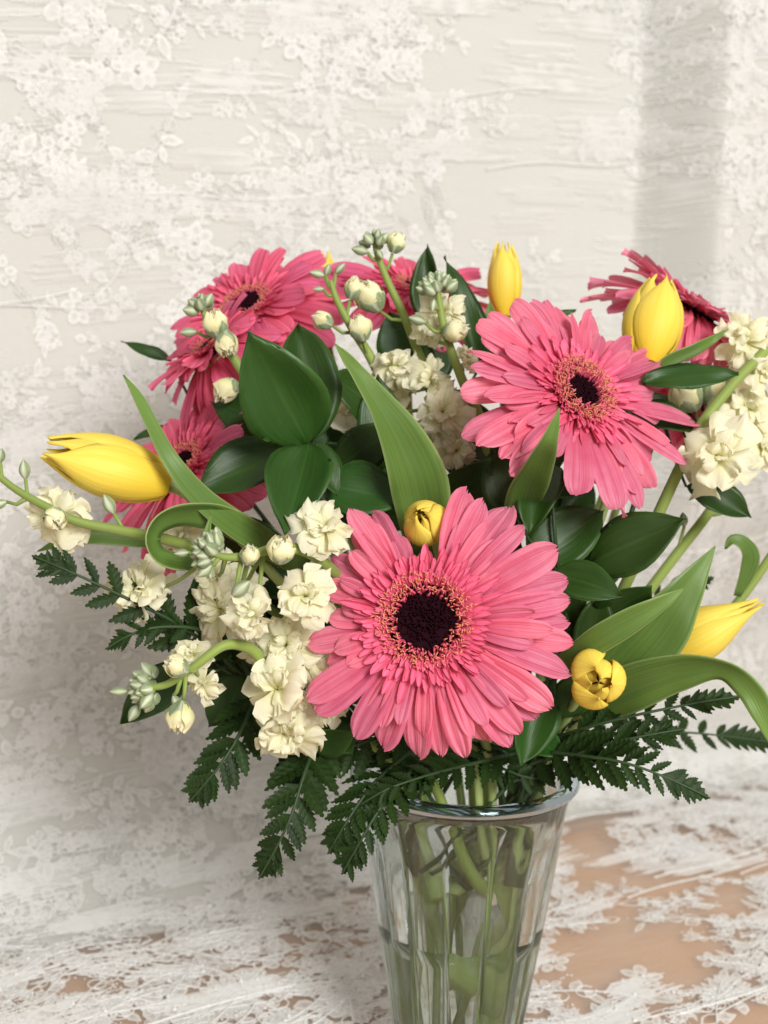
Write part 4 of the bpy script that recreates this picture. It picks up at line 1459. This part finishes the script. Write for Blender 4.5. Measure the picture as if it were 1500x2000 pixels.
# ------------------------------------------------------------------ leather fern
def leaflet_mesh(seed, lobes=6, deep=.60, sweep=.30):
    """a leathery fern leaflet: unit length along +Y, toothed lobes, slightly cupped"""
    rng = random.Random(seed)
    mb = MB()
    prof = [(0.0, .03)]
    K = lobes
    for i in range(K):
        v0 = .06 + .90 * i / K
        v1 = .06 + .90 * (i + 1) / K
        w = .5 * (math.sin(math.pi * min(1, (.22 + .78 * (i + .5) / K) ** .85)) ** .9 + .04) * rng.uniform(.88, 1.08)
        prof += [(v0 + (v1 - v0) * .30, w * .86), (v0 + (v1 - v0) * .62, w * 1.0), (v0 + (v1 - v0) * .78, w * .93), (v1, w * (deep + .2 * i / K))]
    prof.append((1.0, .004))
    rows, uvs = [], []
    tw = rng.uniform(-.05, .12)
    for v, w in prof:
        r, q = [], []
        for u in (-1, -.5, 0, .5, 1):
            lead = sweep * abs(u) * w
            r.append(Vector((w * u, v + lead * (1 if v < .96 else 0), .10 * w * u * u - tw * v * v + .012 * math.sin(v * 40) * abs(u))))
            q.append(((u + 1) / 2, v))
        rows.append(r); uvs.append(q)
    mb.grid(rows, uvs)
    return mb.mesh('leaflet', M['fern'])


LF = [leaflet_mesh(s) for s in range(6)]
LT = [leaflet_mesh(20 + s, 6, .50, .35) for s in range(3)]


def fern(label, spine, width, seed, npair=8, tilt=(0.0, .2), roll=0.0, taper=1.0, gap=1.0, mouth=None, droop=.15):
    """spine (px, py, Y) from base to tip; width: half width in px near the base"""
    rng = random.Random(seed)
    S = [Vector(q) for q in catmull([tuple(P(*p)) for p in spine], 40)]
    root = thing('fern_frond', label, 'fern', S[0], 'leather fern fronds around the vase mouth')
    mb = MB()
    back = stem_path(S[0], (S[1] - S[0]) + Vector((0, 0, .002)), mouth or (rng.uniform(0, 360), .7), (rng.uniform(0, 360), .4), .03, zin=VH - .04)
    mb.tube(back[::-1][:-1] + S, [.0011] * (len(back) - 1) + [.0011 - .0007 * i / 39 for i in range(40)], 6)
    part_world(mb, 'stem', M['twig'], root)
    Y0 = spine[0][2]
    hint = vdir(tilt[0], tilt[1], .9)
    tot = sum((S[i + 1] - S[i]).length for i in range(39))
    W = width * mpp(Y0)
    npair += 2
    for k in range(npair):
        f = (k + .4) / (npair + .9)
        i = min(38, int(f * 39))
        T = (S[i + 1] - S[max(0, i - 1)]).normalized()
        nh = (hint - T * hint.dot(T)).normalized()
        nh = Matrix.Rotation(roll, 3, T) @ nh
        side = T.cross(nh)
        ln = W * (1.18 - f * .80) * rng.uniform(.9, 1.1)
        for sgn in (-1, 1):
            b = S[i] + T * rng.uniform(-.5, .5) * .002
            y = (side * sgn * 1.0 + T * rng.uniform(.85, 1.25) + nh * rng.uniform(-.35, .1)).normalized()
            zz = nh + side * sgn * rng.uniform(-.1, .35) + T * rng.uniform(-.2, .2)
            link(rng.choice(LF), 'leaflet', root, frame(b, y, zz, ln * rng.uniform(.36, .45) * gap, ln, ln))
    T = (S[39] - S[30]).normalized()
    i = int(39 * .72)
    ln = (S[39] - S[i]).length
    b = S[39] - T * ln
    link(rng.choice(LT), 'leaflet', root, frame(b, S[39] - b, hint, max(ln * .50, W * .55), ln, ln))
    return root


fern('dark fern frond reaching out at the far left', [(430, 1275, -.06), (340, 1215, -.08), (230, 1160, -.09), (140, 1118, -.095), (62, 1085, -.095)], 84, 1, 6, (-.1, .3), mouth=(190, .8))
fern('short fern frond below the far left one, tip pointing left', [(470, 1270, -.06), (390, 1230, -.075), (310, 1225, -.085), (255, 1240, -.09), (206, 1268, -.09)], 58, 2, 4, (-.2, .35), mouth=(190, .8))
fern('fern frond hanging below the lower left stock buds', [(500, 1360, -.065), (475, 1420, -.08), (440, 1480, -.088), (405, 1525, -.09), (369, 1567, -.09)], 86, 3, 7, (-.1, .2), mouth=(200, .8))
fern('fern frond hanging straight down left of the vase', [(620, 1440, -.07), (595, 1510, -.088), (570, 1590, -.097), (540, 1655, -.10), (505, 1717, -.10)], 90, 4, 8, (-.1, .25), mouth=(220, .8))
fern('fern frond drooping over the left edge of the vase rim', [(830, 1480, -.055), (780, 1530, -.075), (735, 1590, -.085), (700, 1650, -.09), (667, 1708, -.09)], 80, 5, 9, (-.45, .2), mouth=(240, .8))
fern('fern frond beside the vase rim, tip short of the one behind', [(800, 1470, -.05), (740, 1520, -.07), (700, 1570, -.08), (668, 1620, -.085), (640, 1668, -.085)], 80, 6, 8, (-.5, .2), mouth=(230, .8))
fern('fern frond lying across the vase mouth', [(1010, 1470, -.03), (930, 1490, -.05), (850, 1510, -.07), (760, 1540, -.08), (690, 1580, -.08)], 70, 7, 9, (0, .7), mouth=(300, .6))
fern('fern frond on the right ending in a drooping serrated tip', [(1080, 1470, -.05), (1150, 1478, -.068), (1220, 1490, -.078), (1300, 1518, -.083), (1387, 1559, -.085)], 84, 8, 8, (.1, .35), mouth=(-30, .8))
fern('fern frond seen edge on below the open tulip', [(1060, 1450, -.03), (1150, 1420, -.045), (1250, 1395, -.05), (1350, 1375, -.05), (1446, 1359, -.05)], 70, 9, 9, (.1, .85), mouth=(-10, .8))
fern('pale blurred fern frond stretching out at the right edge', [(1100, 1460, .02), (1200, 1435, .05), (1320, 1430, .07), (1420, 1438, .08), (1520, 1452, .08)], 75, 10, 9, (.1, .6), mouth=(20, .8))
fern('fern frond spreading right just under the edge on frond', [(1040, 1490, -.04), (1120, 1470, -.055), (1200, 1450, -.062), (1270, 1435, -.065), (1335, 1424, -.065)], 75, 11, 8, (.1, .75), mouth=(-20, .8))
fern('fern frond in shadow behind the left stock cluster', [(560, 1380, -.03), (480, 1330, -.04), (410, 1290, -.045), (350, 1240, -.05), (300, 1190, -.05)], 80, 12, 5, (-.1, .3), mouth=(180, .8))
fern('fern frond under the lower edge of the largest gerbera', [(820, 1420, -.03), (740, 1440, -.055), (660, 1470, -.065), (600, 1500, -.07), (540, 1530, -.07)], 84, 13, 8, (-.1, .5), mouth=(200, .8))
fern('fern frond tucked low in the mouth of the vase', [(900, 1430, -.01), (930, 1470, -.03), (980, 1500, -.04), (1040, 1520, -.045), (1090, 1510, -.045)], 66, 14, 7, (.1, .5), mouth=(300, .5))
fern('fern frond behind the right stems, tip pointing up', [(1080, 1330, .03), (1180, 1230, .05), (1270, 1175, .06), (1330, 1150, .06), (1395, 1127, .06)], 60, 15, 7, (.1, .3), mouth=(30, .8))
